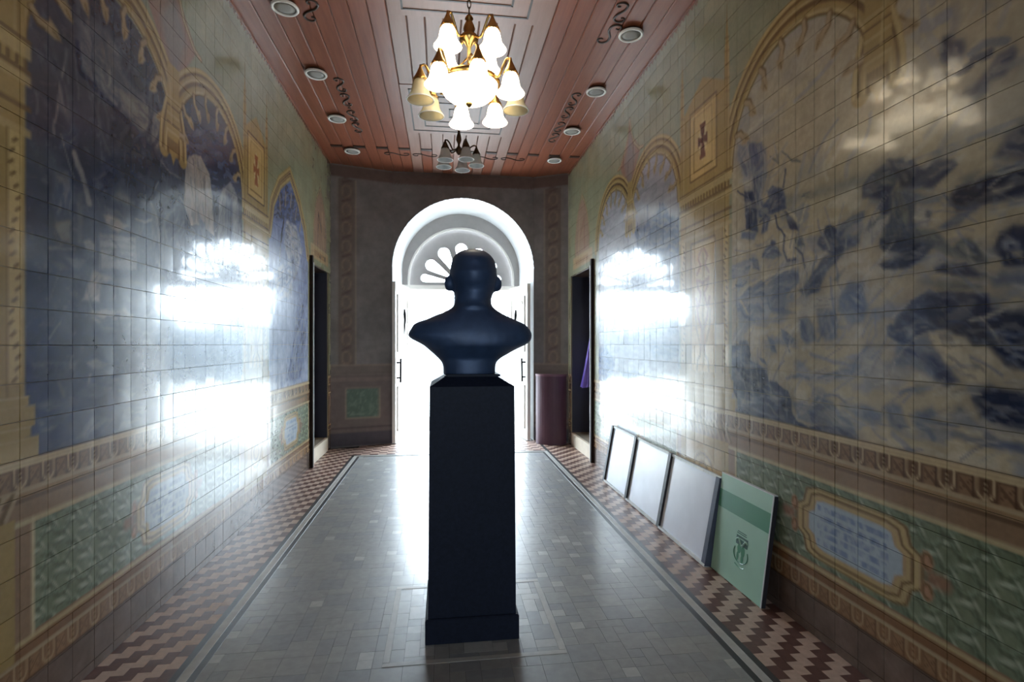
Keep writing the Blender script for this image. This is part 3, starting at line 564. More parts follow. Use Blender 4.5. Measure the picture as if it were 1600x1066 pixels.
def paint_cartouche(p, c, hw, z):
    g = [(-1, -.35), (-.86, -.5), (-.80, -.9), (-.62, -1), (.62, -1), (.80, -.9), (.86, -.5), (1, -.35), (1, .35), (.86, .5), (.80, .9), (.62, 1), (-.62, 1), (-.80, .9), (-.86, .5), (-1, .35)]
    def q(s): return [(c + a * hw * s, z + b * .155 * (s if s > .99 else s - .06)) for a, b in g]
    p.shape(q(1.16), (176, 148, 112), 1, .02)
    for s_, col, w in ((1.14, OCHD, .006), (1.06, OCHL, .012), (1.0, OCHD, .006), (.94, OCHL, .007)): p.shape(q(s_) + q(s_)[:1], col, .85, .008, False, w)
    for sg in (-1, 1):
        for dz in (-.06, .06):
            p.shape([(c + sg * (hw * 1.2 + .03 * math.cos(t)), z + dz + .04 * math.sin(t)) for t in np.linspace(0, 6.28, 10)], (176, 128, 98), .9, .012)
            p.shape([(c + sg * (hw * 1.2 + .02 * math.cos(t)), z + dz + .028 * math.sin(t)) for t in np.linspace(0, 5, 10)], OCHD, .8, .008, False, .006)
        p.shape([(c + sg * hw * 1.28, z), (c + sg * hw * 1.42, z)], (150, 100, 76), .7, .03, False, .03)
    p.shape(q(.86), (168, 178, 186), 1, .01)
    for k in range(5):                                                  # faint lettering lines, unreadable in the picture
        zz = z + .085 - k * .043; m = (np.abs(p.Z - zz) < .014) & (np.abs(p.Y - c) < hw * (.66 - .05 * (k % 2)))
        m = m * np.clip(fbm(p.Y * 45, p.Z * 30, 31 + k, 2) * 2.4 - .7, 0, 1) * .55; p.mixm(m, (84, 100, 140))
def paint_dado(p, y_phase, panels, plinths):
    p.band(-.1, 1.06, BRN)
    Y, Z = p.Y, p.Z
    # top rail, egg frieze, plain band
    p.band(1.025, 1.055, (186, 164, 128)); p.band(1.035, 1.04, DBRN, soft=.004, al=.6)
    p.band(.945, 1.025, (96, 70, 50)); p.band(.90, .945, (150, 120, 88)); p.band(.93, .945, TAN); p.band(.895, .908, DBRN, al=.8)
    p.band(.805, .825, (186, 168, 130)); p.band(.345, .365, (186, 164, 122)); p.band(.30, .345, (128, 92, 62)); p.band(.285, .30, TAN)
    p.band(.205, .285, (138, 104, 74)); p.band(.195, .205, DBRN); p.band(-.1, .195, (112, 94, 84))
    def eggs(zc, hz, al, per):
        u = (Y - y_phase) / per; u = (u - np.floor(u) - .5) * per; w = Z - zc
        du = np.where(w < 0, np.hypot(u, w * .95), np.abs(u))
        inb = (np.abs(w) < hz).astype(float)
        p.mixm(np.clip(1.2 - np.abs(du - .030) / .0075, 0, 1) * inb * al, (190, 164, 128))
        p.mixm(np.clip(1.2 - np.abs(du - .020) / .006, 0, 1) * inb * al * .7, (110, 82, 58))
        p.mixm(np.clip(1.2 - np.abs(u) / .007, 0, 1) * (np.sin(w * 420) > 0) * (np.abs(w) < hz * .8) * al * .9, (190, 164, 128))
        v = np.abs(np.abs(u) - per / 2)
        p.mixm((v < .026) * inb * (np.abs(w) < hz * .85) * al * .8, (150, 118, 88))
        p.mixm(((np.abs(v - np.abs(w)) < .006) & (v < .024)) * inb * al * .8, (92, 66, 46))
        p.mixm(np.clip(1.2 - np.abs(v - .028) / .005, 0, 1) * inb * al * .8, (78, 54, 38))
    eggs(.985, .040, .9, .145); eggs(.245, .036, .6, .145)
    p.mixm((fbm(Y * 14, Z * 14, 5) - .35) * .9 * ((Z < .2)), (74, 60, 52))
    for (y0, y1) in panels:
        ins = (Y > y0) & (Y < y1) & (Z > .375) & (Z < .80)
        base = np.asarray(GRN) * (0.86 + .28 * fbm(Y * 30, Z * 30, 21))[:, None]
        p.C = np.where(ins[:, None], base, p.C)
        # trellis of curling leaves
        py, pz = .145, .13; clip0 = p.clip; p.clip = ins.astype(float)
        for off in (0, 1):
            u = (Y - y_phase) / py + off * .5; v = (Z - .37) / pz + off * .5
            u = (u - np.floor(u) - .5) * py; v = (v - np.floor(v) - .5) * pz
            p.mixm(np.clip(1.3 - np.abs(np.hypot(u, v * 1.05) - .056) / .009, 0, 1) * .55, GRND)
            p.mixm(np.clip(1.2 - np.abs(np.hypot(u - .004, v * 1.05 - .006) - .047) / .005, 0, 1) * .35, (140, 160, 134))
            a = u + .0; b = v - .052
            p.mixm(np.clip(1.4 - np.hypot(a / .040, (b + .25 * a) / .016), 0, 1), GRNL)
            p.mixm(np.clip(1.2 - np.hypot(a / .034, (b + .013) / .007), 0, 1) * .8, GRND)
            s_ = 1 if y_phase < 2.5 else -1
            a2 = (u - s_ * .036) * .62 + s_ * (v - .005) * .78; b2 = -s_ * (u - s_ * .036) * .78 + (v - .005) * .62
            p.mixm(np.clip(1.3 - np.hypot(a2 / .042, b2 / .010), 0, 1) * .9, GRNL)
            p.mixm(np.clip(1.2 - np.hypot(a2 / .036, (b2 + .010) / .006), 0, 1) * .7, GRND)
        p.clip = clip0
        for (a, b) in (((y0, .37), (y0, .815)), ((y1, .37), (y1, .815))): p.shape([a, b], (196, 178, 142), 1, .008, False, .009)
def wash(p, m, seed, k=.10, fy=16, fz=16):
    n = fbm(p.Y * fy + p.Z * 3, p.Z * fz, seed, 4) - .5
    p.C = np.where((m > .01)[:, None], p.C * (1 + 2 * k * n[:, None]), p.C)
def upper(p):
    n = fbm(p.Y * 5, p.Z * 5, 2)
    p.C = np.asarray(OLIVE) * (.90 + .2 * n)[:, None] + np.asarray((14, -2, -12)) * (fbm(p.Y * 2.3, p.Z * 2.3, 8) - .5)[:, None]
    edge = ZC - .03 - .035 * np.abs(((p.Y / .07) % 1) - .5) * 2          # stencilled leaf edge under the ceiling
    p.mixm((p.Z > edge).astype(float) * .8, (120, 74, 48))
def niche(p, c, hw):
    p.shape([(c - hw, 2.75), (c + hw, 2.75)] + [(c + hw, 3.0), (c + hw * .75, 3.25), (c + hw * .4, 3.4), (c, 3.5), (c - hw * .4, 3.4), (c - hw * .75, 3.25), (c - hw, 3.0)], PINK, .8, .02)
    q = [(c - hw, 2.75), (c - hw, 3.0), (c - hw * .75, 3.25), (c - hw * .4, 3.42), (c, 3.55), (c + hw * .4, 3.42), (c + hw * .75, 3.25), (c + hw, 3.0), (c + hw, 2.75)]
    p.shape(q, OCHD, .6, .01, False, .02); p.shape(q, TAN, .9, .01, False, .012); p.shape([(c, 3.5), (c, 3.75)], TAN, .7, .01, False, .010)
    p.shape([(c - hw * .4, 2.8), (c - hw * .3, 3.2), (c + hw * .2, 3.0)], (134, 96, 80), .6, .03, False, .02); p.shape([(c + hw * .5, 2.8), (c + hw * .3, 3.25)], (190, 158, 126), .6, .03, False, .02)
    p.band(2.58, 2.74, (176, 148, 112), c - hw - .15, c + hw + .12, .01, .9); p.band(2.72, 2.745, TAN, c - hw - .15, c + hw + .12); p.band(2.62, 2.69, (150, 118, 86), c - hw * .9, c + hw * .9, .01, .8)
def paint_right(Y, Z):
    p = Paint(Y, Z); upper(p)
    for y in (5.22, 2.10): paint_ogee(p, y, 3.80)
    # far landscape picture
    o = [(6.30, 1.05), (6.30, 2.66)] + arch_pts(5.755, .545, 2.66)[1:-1] + [(5.21, 2.66)] + arch_pts(4.645, .565, 2.66)[1:-1] + [(4.08, 2.66), (4.08, 1.05)]
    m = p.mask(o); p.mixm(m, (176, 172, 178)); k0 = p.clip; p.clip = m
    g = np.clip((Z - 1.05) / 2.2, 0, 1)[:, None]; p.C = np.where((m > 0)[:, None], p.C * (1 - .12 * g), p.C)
    p.spec(SPEC_RA, .02); wash(p, m, 44, .16, 9, 26); p.clip = k0
    # near sea picture: ship, sea figures and waves
    o = [(3.29, 1.05), (3.285, 2.62)] + arch_pts(2.70, .585, 2.62)[1:-1] + [(2.11, 2.62), (2.09, 2.66)] + arch_pts(1.51, .58, 2.66)[1:-1] + [(.93, 2.66), (-3, 2.66), (-3, 1.05)]
    m = p.mask(o); p.mixm(m, (176, 161, 135)); p.clip = m
    sea = (Z < 2.25) * m; n = fbm(Y * 7 + 2.2 * fbm(Y * 4, Z * 4, 71), Z * 13 + 2.5 * fbm(Y * 3, Z * 3, 72), 73, 4)
    p.mixm(np.clip((n - .52) * 5, 0, 1) * sea * .62, (122, 127, 141)); p.mixm(np.clip((.40 - n) * 6, 0, 1) * sea * .6, (196, 186, 168))
    n2 = fbm(Y * 3.2, Z * 5, 76); p.mixm(np.clip((n2 - .5) * 4, 0, 1) * (Z >= 2.25) * .55, (150, 146, 144))
    far = (Y < 1.5) | (Y > 3.4); p.mixm(np.clip((n - .45) * 5, 0, 1) * far * m * .8, (60, 70, 104))
    p.spec(SPEC_R, .009)
    fl = lambda y, z: math.pi - .55 + 1.5 * (math.sin(y * 3.1 + z * 1.7) * .5 + math.sin(y * 5.3 - z * 4.1) * .35)
    p.strokes(300, 1.4, 3.27, 1.06, 2.1, fl, [(198, 188, 170), (190, 182, 168), (118, 124, 140), (92, 100, 126), (76, 84, 112), (150, 150, 152)], .05, .22, .001, .006, 5)
    p.strokes(50, 1.4, 3.2, 2.3, 2.95, fl, [(188, 176, 156), (150, 146, 142), (128, 130, 136)], .08, .3, .004, .016, 6)
    n3 = fbm(Y * 34 + 3 * fbm(Y * 9, Z * 9, 5), Z * 46, 77, 3); dark = p.C.sum(1) < 330
    p.mixm(np.clip((n3 - .6) * 5, 0, 1) * dark * (Z < 2.4) * .35, (140, 146, 160)); wash(p, m, 45, .08, 22, 22); p.clip = k0
    for c in (1.51, 2.70): paint_arch(p, c, .58, 2.64)
    for c in (4.65, 5.76): paint_arch(p, c, .545, 2.66)
    paint_pendant(p, 2.105, 2.66); paint_pendant(p, 5.21, 2.66); paint_pendant(p, .93, 2.66)
    paint_pilaster(p, 3.32, 4.05, 0); niche(p, 7.1, .36)
    paint_dado(p, 2.07 - .07, [(-2.5, 3.24), (4.12, 6.5)], [(3.3, 4.05)])
    k0 = None; p.band(.30, .84, OCH, 3.33, 4.04, .01, 1); p.band(.38, .76, (176, 144, 92), 3.42, 3.95, .01, 1)
    for k in range(4): p.shape([(3.68 + .18 * math.cos(t) * (1 - .2 * k), .57 + .16 * math.sin(t) * (1 - .2 * k)) for t in np.linspace(0, 6.28, 16)], OCHD if k % 2 else OCHL, .7, .01, False, .008)
    k = 3.30
    while k < 4.1: p.shape([(k, .85), (k + .05, .93)], OCHD, .8, .01, False, .012); p.shape([(k + .02, .85), (k + .07, .93)], TAN, .8, .01, False, .010); k += .06
    paint_cartouche(p, 2.26, .33, .585); paint_cartouche(p, 5.3, .33, .585); paint_cartouche(p, .4, .33, .585)
    return lin(np.clip(p.C, 4, 250))
def paint_left(Y, Z):
    p = Paint(Y, Z); upper(p)
    for y in (3.41, 2.24): paint_ogee(p, y, 3.80)
    o = [(2.27, 1.05), (4.50, 1.05), (4.50, 2.70)] + arch_pts(3.955, .545, 2.66)[1:-1] + [(3.41, 2.62)] + arch_pts(2.84, .57, 2.62)[1:-1] + [(2.27, 2.62)]
    m = p.mask(o); g = np.clip((Z - 1.05) / 1.6, 0, 1)[:, None]
    cA = np.asarray((34, 50, 98)) * (1 - g) + np.asarray((56, 62, 78)) * g
    p.C = p.C * (1 - m[:, None]) + cA * m[:, None]; k0 = p.clip; p.clip = m
    n = fbm(Y * 6 + 1.6 * fbm(Y * 3, Z * 3, 61), Z * 8, 62); p.mixm(np.clip((n - .5) * 4, 0, 1) * .45, (84, 92, 112)); p.mixm(np.clip((.42 - n) * 5, 0, 1) * .5, (34, 42, 66))
    p.spec(SPEC_L, .008, (140, 142, 148), (34, 42, 70))
    vt = lambda y, z: math.pi / 2 + .5 * math.sin(y * 6 + z * 2)
    p.strokes(130, 2.3, 4.48, 1.35, 2.6, vt, [(120, 124, 134), (92, 98, 112), (44, 52, 80), (36, 44, 72), (76, 86, 108), (150, 148, 150)], .05, .18, .001, .005, 8)
    p.strokes(60, 2.3, 3.4, 2.5, 3.2, vt, [(86, 92, 104), (46, 52, 74)], .1, .3, .004, .014, 9)
    n3 = fbm(Y * 30 + 3 * fbm(Y * 8, Z * 8, 5), Z * 38, 78, 3); p.mixm(np.clip((n3 - .62) * 5, 0, 1) * (Z > 1.25) * .25, (128, 130, 138)); wash(p, m, 46, .10, 20, 20); p.clip = k0
    # slender picture with a tree
    o = [(5.17, 1.05), (6.60, 1.05), (6.60, 2.55), (6.45, 2.85), (6.2, 3.1), (5.85, 3.3), (5.5, 3.1), (5.27, 2.85), (5.17, 2.55)]
    m = p.mask(o); g = np.clip((Z - 1.05) / 2, 0, 1)[:, None]; cA = np.asarray((156, 164, 184)) * (1 - g) + np.asarray((112, 122, 160)) * g
    p.C = p.C * (1 - m[:, None]) + cA * m[:, None]; p.clip = m; p.spec([i for i in SPEC_L if min(i[4][::2]) > 4.9], .02); wash(p, m, 47, .16, 18, 18)
    n = fbm(Y * 18, Z * 14, 64); p.mixm(np.clip((n - .55) * 5, 0, 1) * ((Y > 6.1) | (Z < 1.5)) * .5, (96, 110, 150)); p.clip = k0
    for c, r in ((2.84, .57), (3.955, .545)): paint_arch(p, c, r, 2.64)
    q = o[2:]; 
    for w, col in ((.07, OCH), (.055, OCHL), (.045, OCHD), (.03, TAN), (.008, OCHD)): p.shape(q, col, .8, .012, False, w) if w > .05 else p.shape(q, col, .8, .012, False, w * .6)
    for k in range(1, 6): p.shape([(5.3 + .2 * k, 3.12 - .09 * abs(k - 2.7)), (5.33 + .18 * k, 2.98 - .09 * abs(k - 2.7))], TAN, .8, .012, False, .015)
    paint_pendant(p, 3.405, 2.66)
    paint_pilaster(p, 4.53, 5.13, 0, -1); paint_pilaster(p, 1.55, 2.27, 0, -1); niche(p, 7.25, .36)
    far = Y < 1.5; p.mixm(far * (Z > 1.05) * (Z < 2.9) * 1.0, (60, 70, 98))
    paint_dado(p, 2.97 - .07, [(2.31, 4.45), (5.2, 6.62), (-2.5, 1.5)], [])
    for (a, b) in ((4.55, 5.11), (1.56, 2.22)):
        p.band(.30, .84, OCH, a, b, .01, 1); p.band(.38, .76, (176, 144, 92), a + .07, b - .07, .01, 1); yc = (a + b) / 2
        for k in range(4): p.shape([(yc + .15 * math.cos(t) * (1 - .2 * k), .57 + .16 * math.sin(t) * (1 - .2 * k)) for t in np.linspace(0, 6.28, 16)], OCHD if k % 2 else OCHL, .7, .01, False, .008)
        k = a
        while k < b: p.shape([(k, .85), (k + .05, .93)], OCHD, .8, .01, False, .012); p.shape([(k + .02, .85), (k + .07, .93)], TAN, .8, .01, False, .010); k += .06
    paint_cartouche(p, 3.35, .29, .585); paint_cartouche(p, 5.9, .28, .585)
    return lin(np.clip(p.C, 4, 250))

# ------------------------------------------------------------------ materials
M_TILE = mat('glazed_picture_tile', (200, 200, 200), .24, attr='paint', var=.07, vscale=40, bump=.02, bscale=20, coat=.5, spec=.35)
M_TILE.node_tree.nodes['Principled BSDF'].inputs['Coat Roughness'].default_value = .075
M_GROUT = mat('tile_grout', (150, 138, 112), .8, var=.15)
M_PLASTER_W = mat('white_plaster', (232, 234, 236), .6, var=.05, bump=.05, bscale=20)
M_DARKROOM = mat('dim_side_room_plaster', (50, 52, 76), .8, var=.1)  # darkness of the deep rooms put into the wall colour
M_BACK = mat('painted_end_wall', (130, 120, 105), .45, attr='paint', var=.10, vscale=12)
M_WOOD = wood('varnished_ceiling_boards', (124, 68, 47), (148, 86, 62), .36)
M_WOODP = wood('paler_panel_boards', (140, 103, 90), (156, 119, 105), .42)
M_DWOOD = mat('dark_walnut', (52, 34, 24), .45, var=.2, vscale=30)
M_STONE = [mat('floor_stone_%s' % n, c, .44, var=.10, vscale=22, bump=.02, bscale=30, coat=.4, spec=.7) for n, c in (('slate', (144, 144, 141)), ('ash', (149, 149, 145)), ('smoke', (138, 140, 140)), ('pale', (172, 172, 168)))]
M_TERRA = mat('oxblood_cement_tile', (100, 70, 62), .4, var=.15, vscale=30)
M_SAND = mat('sand_cement_tile', (186, 162, 146), .4, var=.12, vscale=30)
M_LSTRIP = mat('light_stone_strip', (178, 176, 170), .4, var=.1, vscale=20)
M_DSTRIP = mat('charcoal_stone_strip', (62, 60, 60), .4, var=.1, vscale=20)
M_FBASE = mat('floor_bedding', (74, 74, 74), .95, spec=.05)
M_BRASS = mat('aged_brass', (182, 148, 88), .28, metal=1.0, var=.15, vscale=40)
M_BRONZE = mat('dark_bronze_fitting', (92, 72, 52), .4, metal=.8, var=.2, vscale=40)
M_LIT = mat('lit_opal_glass', (255, 244, 224), .3, emit=(1.0, .89, .68), estr=5.0)
M_OPAL = mat('unlit_opal_glass', (226, 218, 196), .25, var=.06)
for _mm, _c in ((M_OPAL, (238, 232, 210)),):
    _nt = _mm.node_tree; _tr = _nt.nodes.new('ShaderNodeBsdfTranslucent'); _tr.inputs['Color'].default_value = tuple(lin(_c)) + (1,)
    _mx = _nt.nodes.new('ShaderNodeMixShader'); _mx.inputs[0].default_value = .55; _nt.links.new(_nt.nodes['Principled BSDF'].outputs[0], _mx.inputs[1]); _nt.links.new(_tr.outputs[0], _mx.inputs[2]); _nt.links.new(_mx.outputs[0], _nt.nodes['Material Output'].inputs[0])
M_OPALW = mat('white_opal_glass', (206, 208, 206), .25)
M_WHITE = mat('white_enamel', (236, 232, 226), .35)
M_GREY = mat('frosted_lamp_disc', (150, 146, 140), .5)
M_STATUE = mat('dark_bronze_flare_blue', (56, 77, 110), .45, var=.18, vscale=14, bump=.08, bscale=30, metal=.25)  # bronze with the blue veil of lens flare put into its colour
M_PED = mat('dark_granite', (26, 33, 50), .55, var=.2, vscale=60, spec=.2)
M_IRON = mat('black_iron', (14, 14, 15), .7, spec=.1)
M_SILL = mat('cream_stone_step', (226, 212, 192), .5, var=.06)
M_STEPTOP = mat('worn_step_top', (150, 138, 122), .5, var=.15)
M_POST = mat('dark_stained_post', (40, 28, 22), .75, var=.2, vscale=30, spec=.15)
M_LINING = mat('doorway_shade_lining', (40, 40, 58), .5)  # shade of the doorway put into the colour of a thin sheet
M_MAROON = mat('maroon_panel', (84, 52, 68), .45, var=.08)
M_PURPLE = mat('purple_cloth', (142, 120, 222), .8, var=.1)
M_BOARDW = mat('white_board_face', (232, 236, 246), .22, var=.04, vscale=6)
M_BOARDF = mat('white_board_rail', (222, 224, 222), .5, var=.1, vscale=30)
M_BOARDD = mat('dark_board_edge', (44, 42, 48), .5, var=.2)
M_BOARDS = mat('slate_board_edge', (74, 80, 98), .6, var=.2)
M_PGREEN = mat('pale_green_print', (168, 206, 184), .35, var=.03)
M_SGREEN = mat('green_print_stripe', (74, 140, 108), .35)
M_EGREEN = mat('dark_green_print', (52, 96, 82), .4)
M_GROUND = mat('pale_paving_outside', (196, 194, 188), .7, var=.06, vscale=3)
M_HEDGE = mat('hedge_leaves', (120, 126, 130), .8, var=.4, vscale=4)
M_GLASS = bpy.data.materials.new('clear_pane'); M_GLASS.use_nodes = True
_n = M_GLASS.node_tree; _n.nodes.clear(); _o = _n.nodes.new('ShaderNodeOutputMaterial'); _t = _n.nodes.new('ShaderNodeBsdfTransparent'); _g = _n.nodes.new('ShaderNodeBsdfGlossy'); _g.inputs['Roughness'].default_value = .02
_m = _n.nodes.new('ShaderNodeMixShader'); _m.inputs[0].default_value = .06; _n.links.new(_t.outputs[0], _m.inputs[1]); _n.links.new(_g.outputs[0], _m.inputs[2]); _n.links.new(_m.outputs[0], _o.inputs[0])

for _m2 in M_STONE: _m2.node_tree.nodes['Principled BSDF'].inputs['Coat Roughness'].default_value = .16
# ------------------------------------------------------------------ tiled side walls
TS = .145; Z0T = .0455; GAP = .0013
def tile_geo(y0, y1, z0, z1, n, X, sgn):
    # one slightly tilted, slightly cushioned tile face with a skirt; sgn = direction of the room
    ny = n; nz = max(2, int(round(n * (z1 - z0) / TS)))
    ys = np.linspace(y0 + GAP, y1 - GAP, ny + 1); zs = np.linspace(z0 + GAP, z1 - GAP, nz + 1)
    yy, zz = np.meshgrid(ys, zs); yc, zc = (y0 + y1) / 2, (z0 + z1) / 2
    ty, tz, cu = RNG.normal(0, .0042), RNG.normal(0, .0042), RNG.uniform(.0, .07)
    d = .007 + ty * (yy - yc) + tz * (zz - zc) - cu * ((yy - yc) ** 2 + (zz - zc) ** 2)
    vs = np.stack([X + sgn * d, yy, zz], -1).reshape(-1, 3); w = ny + 1
    a = (np.arange(nz)[:, None] * w + np.arange(ny)[None, :]).reshape(-1)
    fs = np.stack([a, a + 1, a + w + 1, a + w], -1) if sgn > 0 else np.stack([a, a + w, a + w + 1, a + 1], -1)
    loop = list(range(0, ny)) + [i * w + ny for i in range(nz)] + [nz * w + i for i in range(ny, 0, -1)] + [i * w for i in range(nz, 0, -1)]
    L = len(loop); top = vs[loop]; bot = top.copy(); bot[:, 0] = X
    b = len(vs); vs = np.concatenate([vs, top, bot]); k = np.arange(L); k2 = (k + 1) % L
    sk = np.stack([b + k, b + L + k, b + L + k2, b + k2], -1) if sgn > 0 else np.stack([b + k, b + k2, b + L + k2, b + L + k], -1)
    return vs, np.concatenate([fs, sk]), len(fs)
def np_mesh(name, V, F, cols, m, smooth_n=None):
    me = bpy.data.meshes.new(name); me.vertices.add(len(V)); me.vertices.foreach_set('co', V.astype(np.float32).ravel())
    me.loops.add(F.size); me.loops.foreach_set('vertex_index', F.astype(np.int32).ravel())
    me.polygons.add(len(F)); me.polygons.foreach_set('loop_start', np.arange(0, F.size, 4, dtype=np.int32))
    me.polygons.foreach_set('use_smooth', np.ones(len(F), bool) if smooth_n is None else smooth_n)
    me.materials.append(m); me.update(calc_edges=True); me.validate()
    ca = me.color_attributes.new('paint', 'FLOAT_COLOR', 'POINT')
    ca.data.foreach_set('color', np.concatenate([cols, np.ones((len(cols), 1))], 1).astype(np.float32).ravel())
    return me
def side_wall(name, X, sgn, yph, door, painter):
    dy0, dy1, dz = door; t = .25; xo = X - sgn * t; a, b = min(X, xo), max(X, xo)
    w = MB(); w.box(a, b, YF, dy0, 0, ZC); w.box(a, b, dy1, YC + .35, 0, ZC); w.box(a, b, dy0, dy1, dz, ZC)
    root = struct(w.build(name, M_GROUT))
    k0 = int(math.floor((YF + .3 - yph) / TS)); k1 = int(round((YC - yph) / TS)); near = []; rest = []
    for k in range(k0, k1):
        y0, y1 = yph + k * TS, yph + (k + 1) * TS
        for r in range(-1, 29):
            z0, z1 = max(0, Z0T + r * TS), min(ZC, Z0T + (r + 1) * TS)
            if z1 - z0 < .01 or (y0 > dy0 - .02 and y1 < dy1 + .02 and z1 < dz + .02): continue
            yc, zc = (y0 + y1) / 2, (z0 + z1) / 2; dep = X * .1296 + yc * .9916
            if dep > .3:
                u = 830 * (X * .9916 - yc * .1296) / dep; v = 830 * (zc - 1.5) / dep; vis = abs(u) < 815 and -545 < v < 555
            else: vis = False
            (near if vis else rest).append((yc if vis else yc - 99, y0, y1, z0, z1, vis, dep))
    near.sort(key=lambda q: q[6]); big = near[:300]; rest = near[300:] + rest
    geos = []
    for q in big: geos.append(tile_geo(q[1], q[2], q[3], q[4], 16, X, sgn))
    nb = len(geos)
    for q in rest: geos.append(tile_geo(q[1], q[2], q[3], q[4], 10 if q[5] else 7 if q[1] > .2 else 2, X, sgn))
    allV = np.concatenate([g[0] for g in geos]); cols = painter(allV[:, 1].copy(), allV[:, 2].copy())
    o = 0; FV = []; FF = []; FC = []; base = 0; SM = []
    for i, g in enumerate(geos):
        n = len(g[0]); c = cols[o:o + n] * RNG.uniform(.94, 1.05); o += n
        sm = np.zeros(len(g[1]), bool); sm[:g[2]] = True
        if i < nb: link('tile', np_mesh('tile', g[0], g[1], c, M_TILE, sm), root)
        else: FV.append(g[0]); FF.append(g[1] + base); FC.append(c); SM.append(sm); base += n
    f = link('tile_field', np_mesh('tile_field', np.concatenate(FV), np.concatenate(FF), np.concatenate(FC), M_TILE, np.concatenate(SM)), root); f['kind'] = 'stuff'
    return root
LD = (6.74, 7.755, 2.5105); RD_ = (6.565, 7.725, 2.5105)
side_wall('wall_left', XL, 1, 2.97, LD, paint_left)
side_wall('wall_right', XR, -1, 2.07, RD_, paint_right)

# ------------------------------------------------------------------ end wall with arch, rear wall, side rooms
AX, AR, AZ = .33, 1.08, 2.66
def yback(x):
    if x < -.75: return 7.92 + (x - XL) / (-.75 - XL) * .26
    if x > 1.41: return 8.18 - (x - 1.41) / (XR - 1.41) * .26
    return 8.18
def paint_back(X, Z):
    p = Paint(X, Z); n = fbm(X * 4, Z * 4, 90); p.C = np.asarray((124, 120, 119)) * (.85 + .3 * n)[:, None]
    for x0, x1 in ((-1.56, -1.22), (1.52, 1.86)):
        p.band(1.2, 3.9, (112, 96, 88), x0 + .06, x1 - .06, .02, .8)
        k = 1.3
        while k < 3.8:
            xc = (x0 + x1) / 2; p.shape([(xc + .06 * math.cos(t), k + .09 * math.sin(t)) for t in np.linspace(0, 6.28, 12)], (150, 132, 112), .6, .02, False, .012)
            p.shape([(xc - .05, k + .12), (xc + .05, k + .16), (xc - .04, k + .2)], (86, 66, 62), .6, .02, False, .015); k += .27
        for xx in (x0 + .04, x1 - .04): p.shape([(xx, 1.2), (xx, 3.9)], (160, 146, 122), .5, .012, False, .008)
    p.band(1.05, 1.2, (118, 104, 96), al=.7); p.band(1.17, 1.2, (150, 138, 124), al=.6); p.band(1.06, 1.08, (78, 66, 62), al=.8); p.band(3.92, 4.11, (96, 70, 60), al=.7)
    p.band(0, 1.04, (112, 98, 94), al=.85); p.band(.97, 1.0, (146, 132, 122), al=.6); p.band(.0, .2, (74, 70, 80), al=.9); p.band(.26, .29, (80, 70, 70), al=.7)
    for x0, x1 in ((-1.38, -.95), (1.55, 1.8)):
        p.band(.40, .86, (150, 142, 124), x0 - .03, x1 + .03, .012, .7); p.band(.42, .84, (92, 114, 100), x0, x1, .012, 1)
        m = (X > x0) & (X < x1) & (Z > .42) & (Z < .84); p.mixm(np.clip((fbm(X * 30, Z * 30, 91) - .5) * 5, 0, 1) * m * .6, (130, 150, 134))
    return lin(np.clip(p.C, 4, 250))
def back_wall():
    V = []; F = []
    def strip(x0, x1, zb0, zb1, n):
        o = len(V)
        for x, zb in ((x0, zb0), (x1, zb1)):
            for k in range(n + 1): V.append((x, yback(x), zb + (ZC + .03 - zb) * k / n))
        for k in range(n): F.append((o + k, o + n + 1 + k, o + n + 2 + k, o + k + 1))
    xs = np.linspace(XL - .02, AX - AR, 40)
    for a, b in zip(xs[:-1], xs[1:]): strip(a, b, -.03, -.03, 150)
    xs = [AX - AR * math.cos(math.pi * k / 64) for k in range(65)]
    for a, b in zip(xs[:-1], xs[1:]):
        h = lambda x: AZ + math.sqrt(max(0, AR * AR - (x - AX) ** 2)); strip(a, b, h(a), h(b), 40)
    xs = np.linspace(AX + AR, XR + .02, 24)
    for a, b in zip(xs[:-1], xs[1:]): strip(a, b, -.03, -.03, 150)
    V = np.array(V); return struct(link('wall_back', np_mesh('wall_back', V, np.array(F), paint_back(V[:, 0].copy(), V[:, 2].copy()), M_BACK)))
WB = back_wall()
# white plastered reveal of the arch
def arch_loop(cx, r, zs, ztop, y, n=40):
    q = [(cx - r, y, 0)] + [(cx - r * math.cos(math.pi * k / n), y, zs + (ztop - zs) * math.sin(math.pi * k / n)) for k in range(n + 1)] + [(cx + r, y, 0)]
    return q
L1 = arch_loop(AX, AR, AZ, AZ + AR, 8.18); L2 = arch_loop(.32, .99, 2.72, 3.71, 9.06)
mb = MB(); n = len(L1); mb.add(L1 + L2, [(i, i + 1, n + i + 1, n + i) for i in range(n - 1)])
rv = mb.build('reveal', M_PLASTER_W, WB, True); sharp(rv, 40)
# fan window plate with petal openings
def petal(a, rt, hw):
    q = []; ca, sa = math.cos(a), math.sin(a)
    prof = [(.20, .012)] + [(.20 + (rt - hw - .20) * t, .012 + (hw - .012) * t ** .8) for t in (.25, .5, .75, 1.0)]
    prof += [(rt - hw + hw * math.sin(t), hw * math.cos(t)) for t in (.3, .6, .9, 1.2, 1.45)]
    for r, h in prof: q.append((r * ca - h * sa, r * sa + h * ca))
    for r, h in prof[::-1]: q.append((r * ca + h * sa, r * sa - h * ca))
    return [(x, z + 2.54) for x, z in q]
PET = [petal(math.radians(a), .70, hw) for a, hw in ((8, .075), (31, .105), (60, .11), (90, .11), (120, .11), (149, .105), (172, .075))]
win = struct(_empty('window_1', (.32, 9.06, 2.46)), 'white fan window with petal openings over the open entrance')
outer = [(-1.06, 2.46)] + [(-1.06 * math.cos(math.pi * k / 40), 2.72 + 1.06 * math.sin(math.pi * k / 40)) for k in range(41)] + [(1.06, 2.46)]
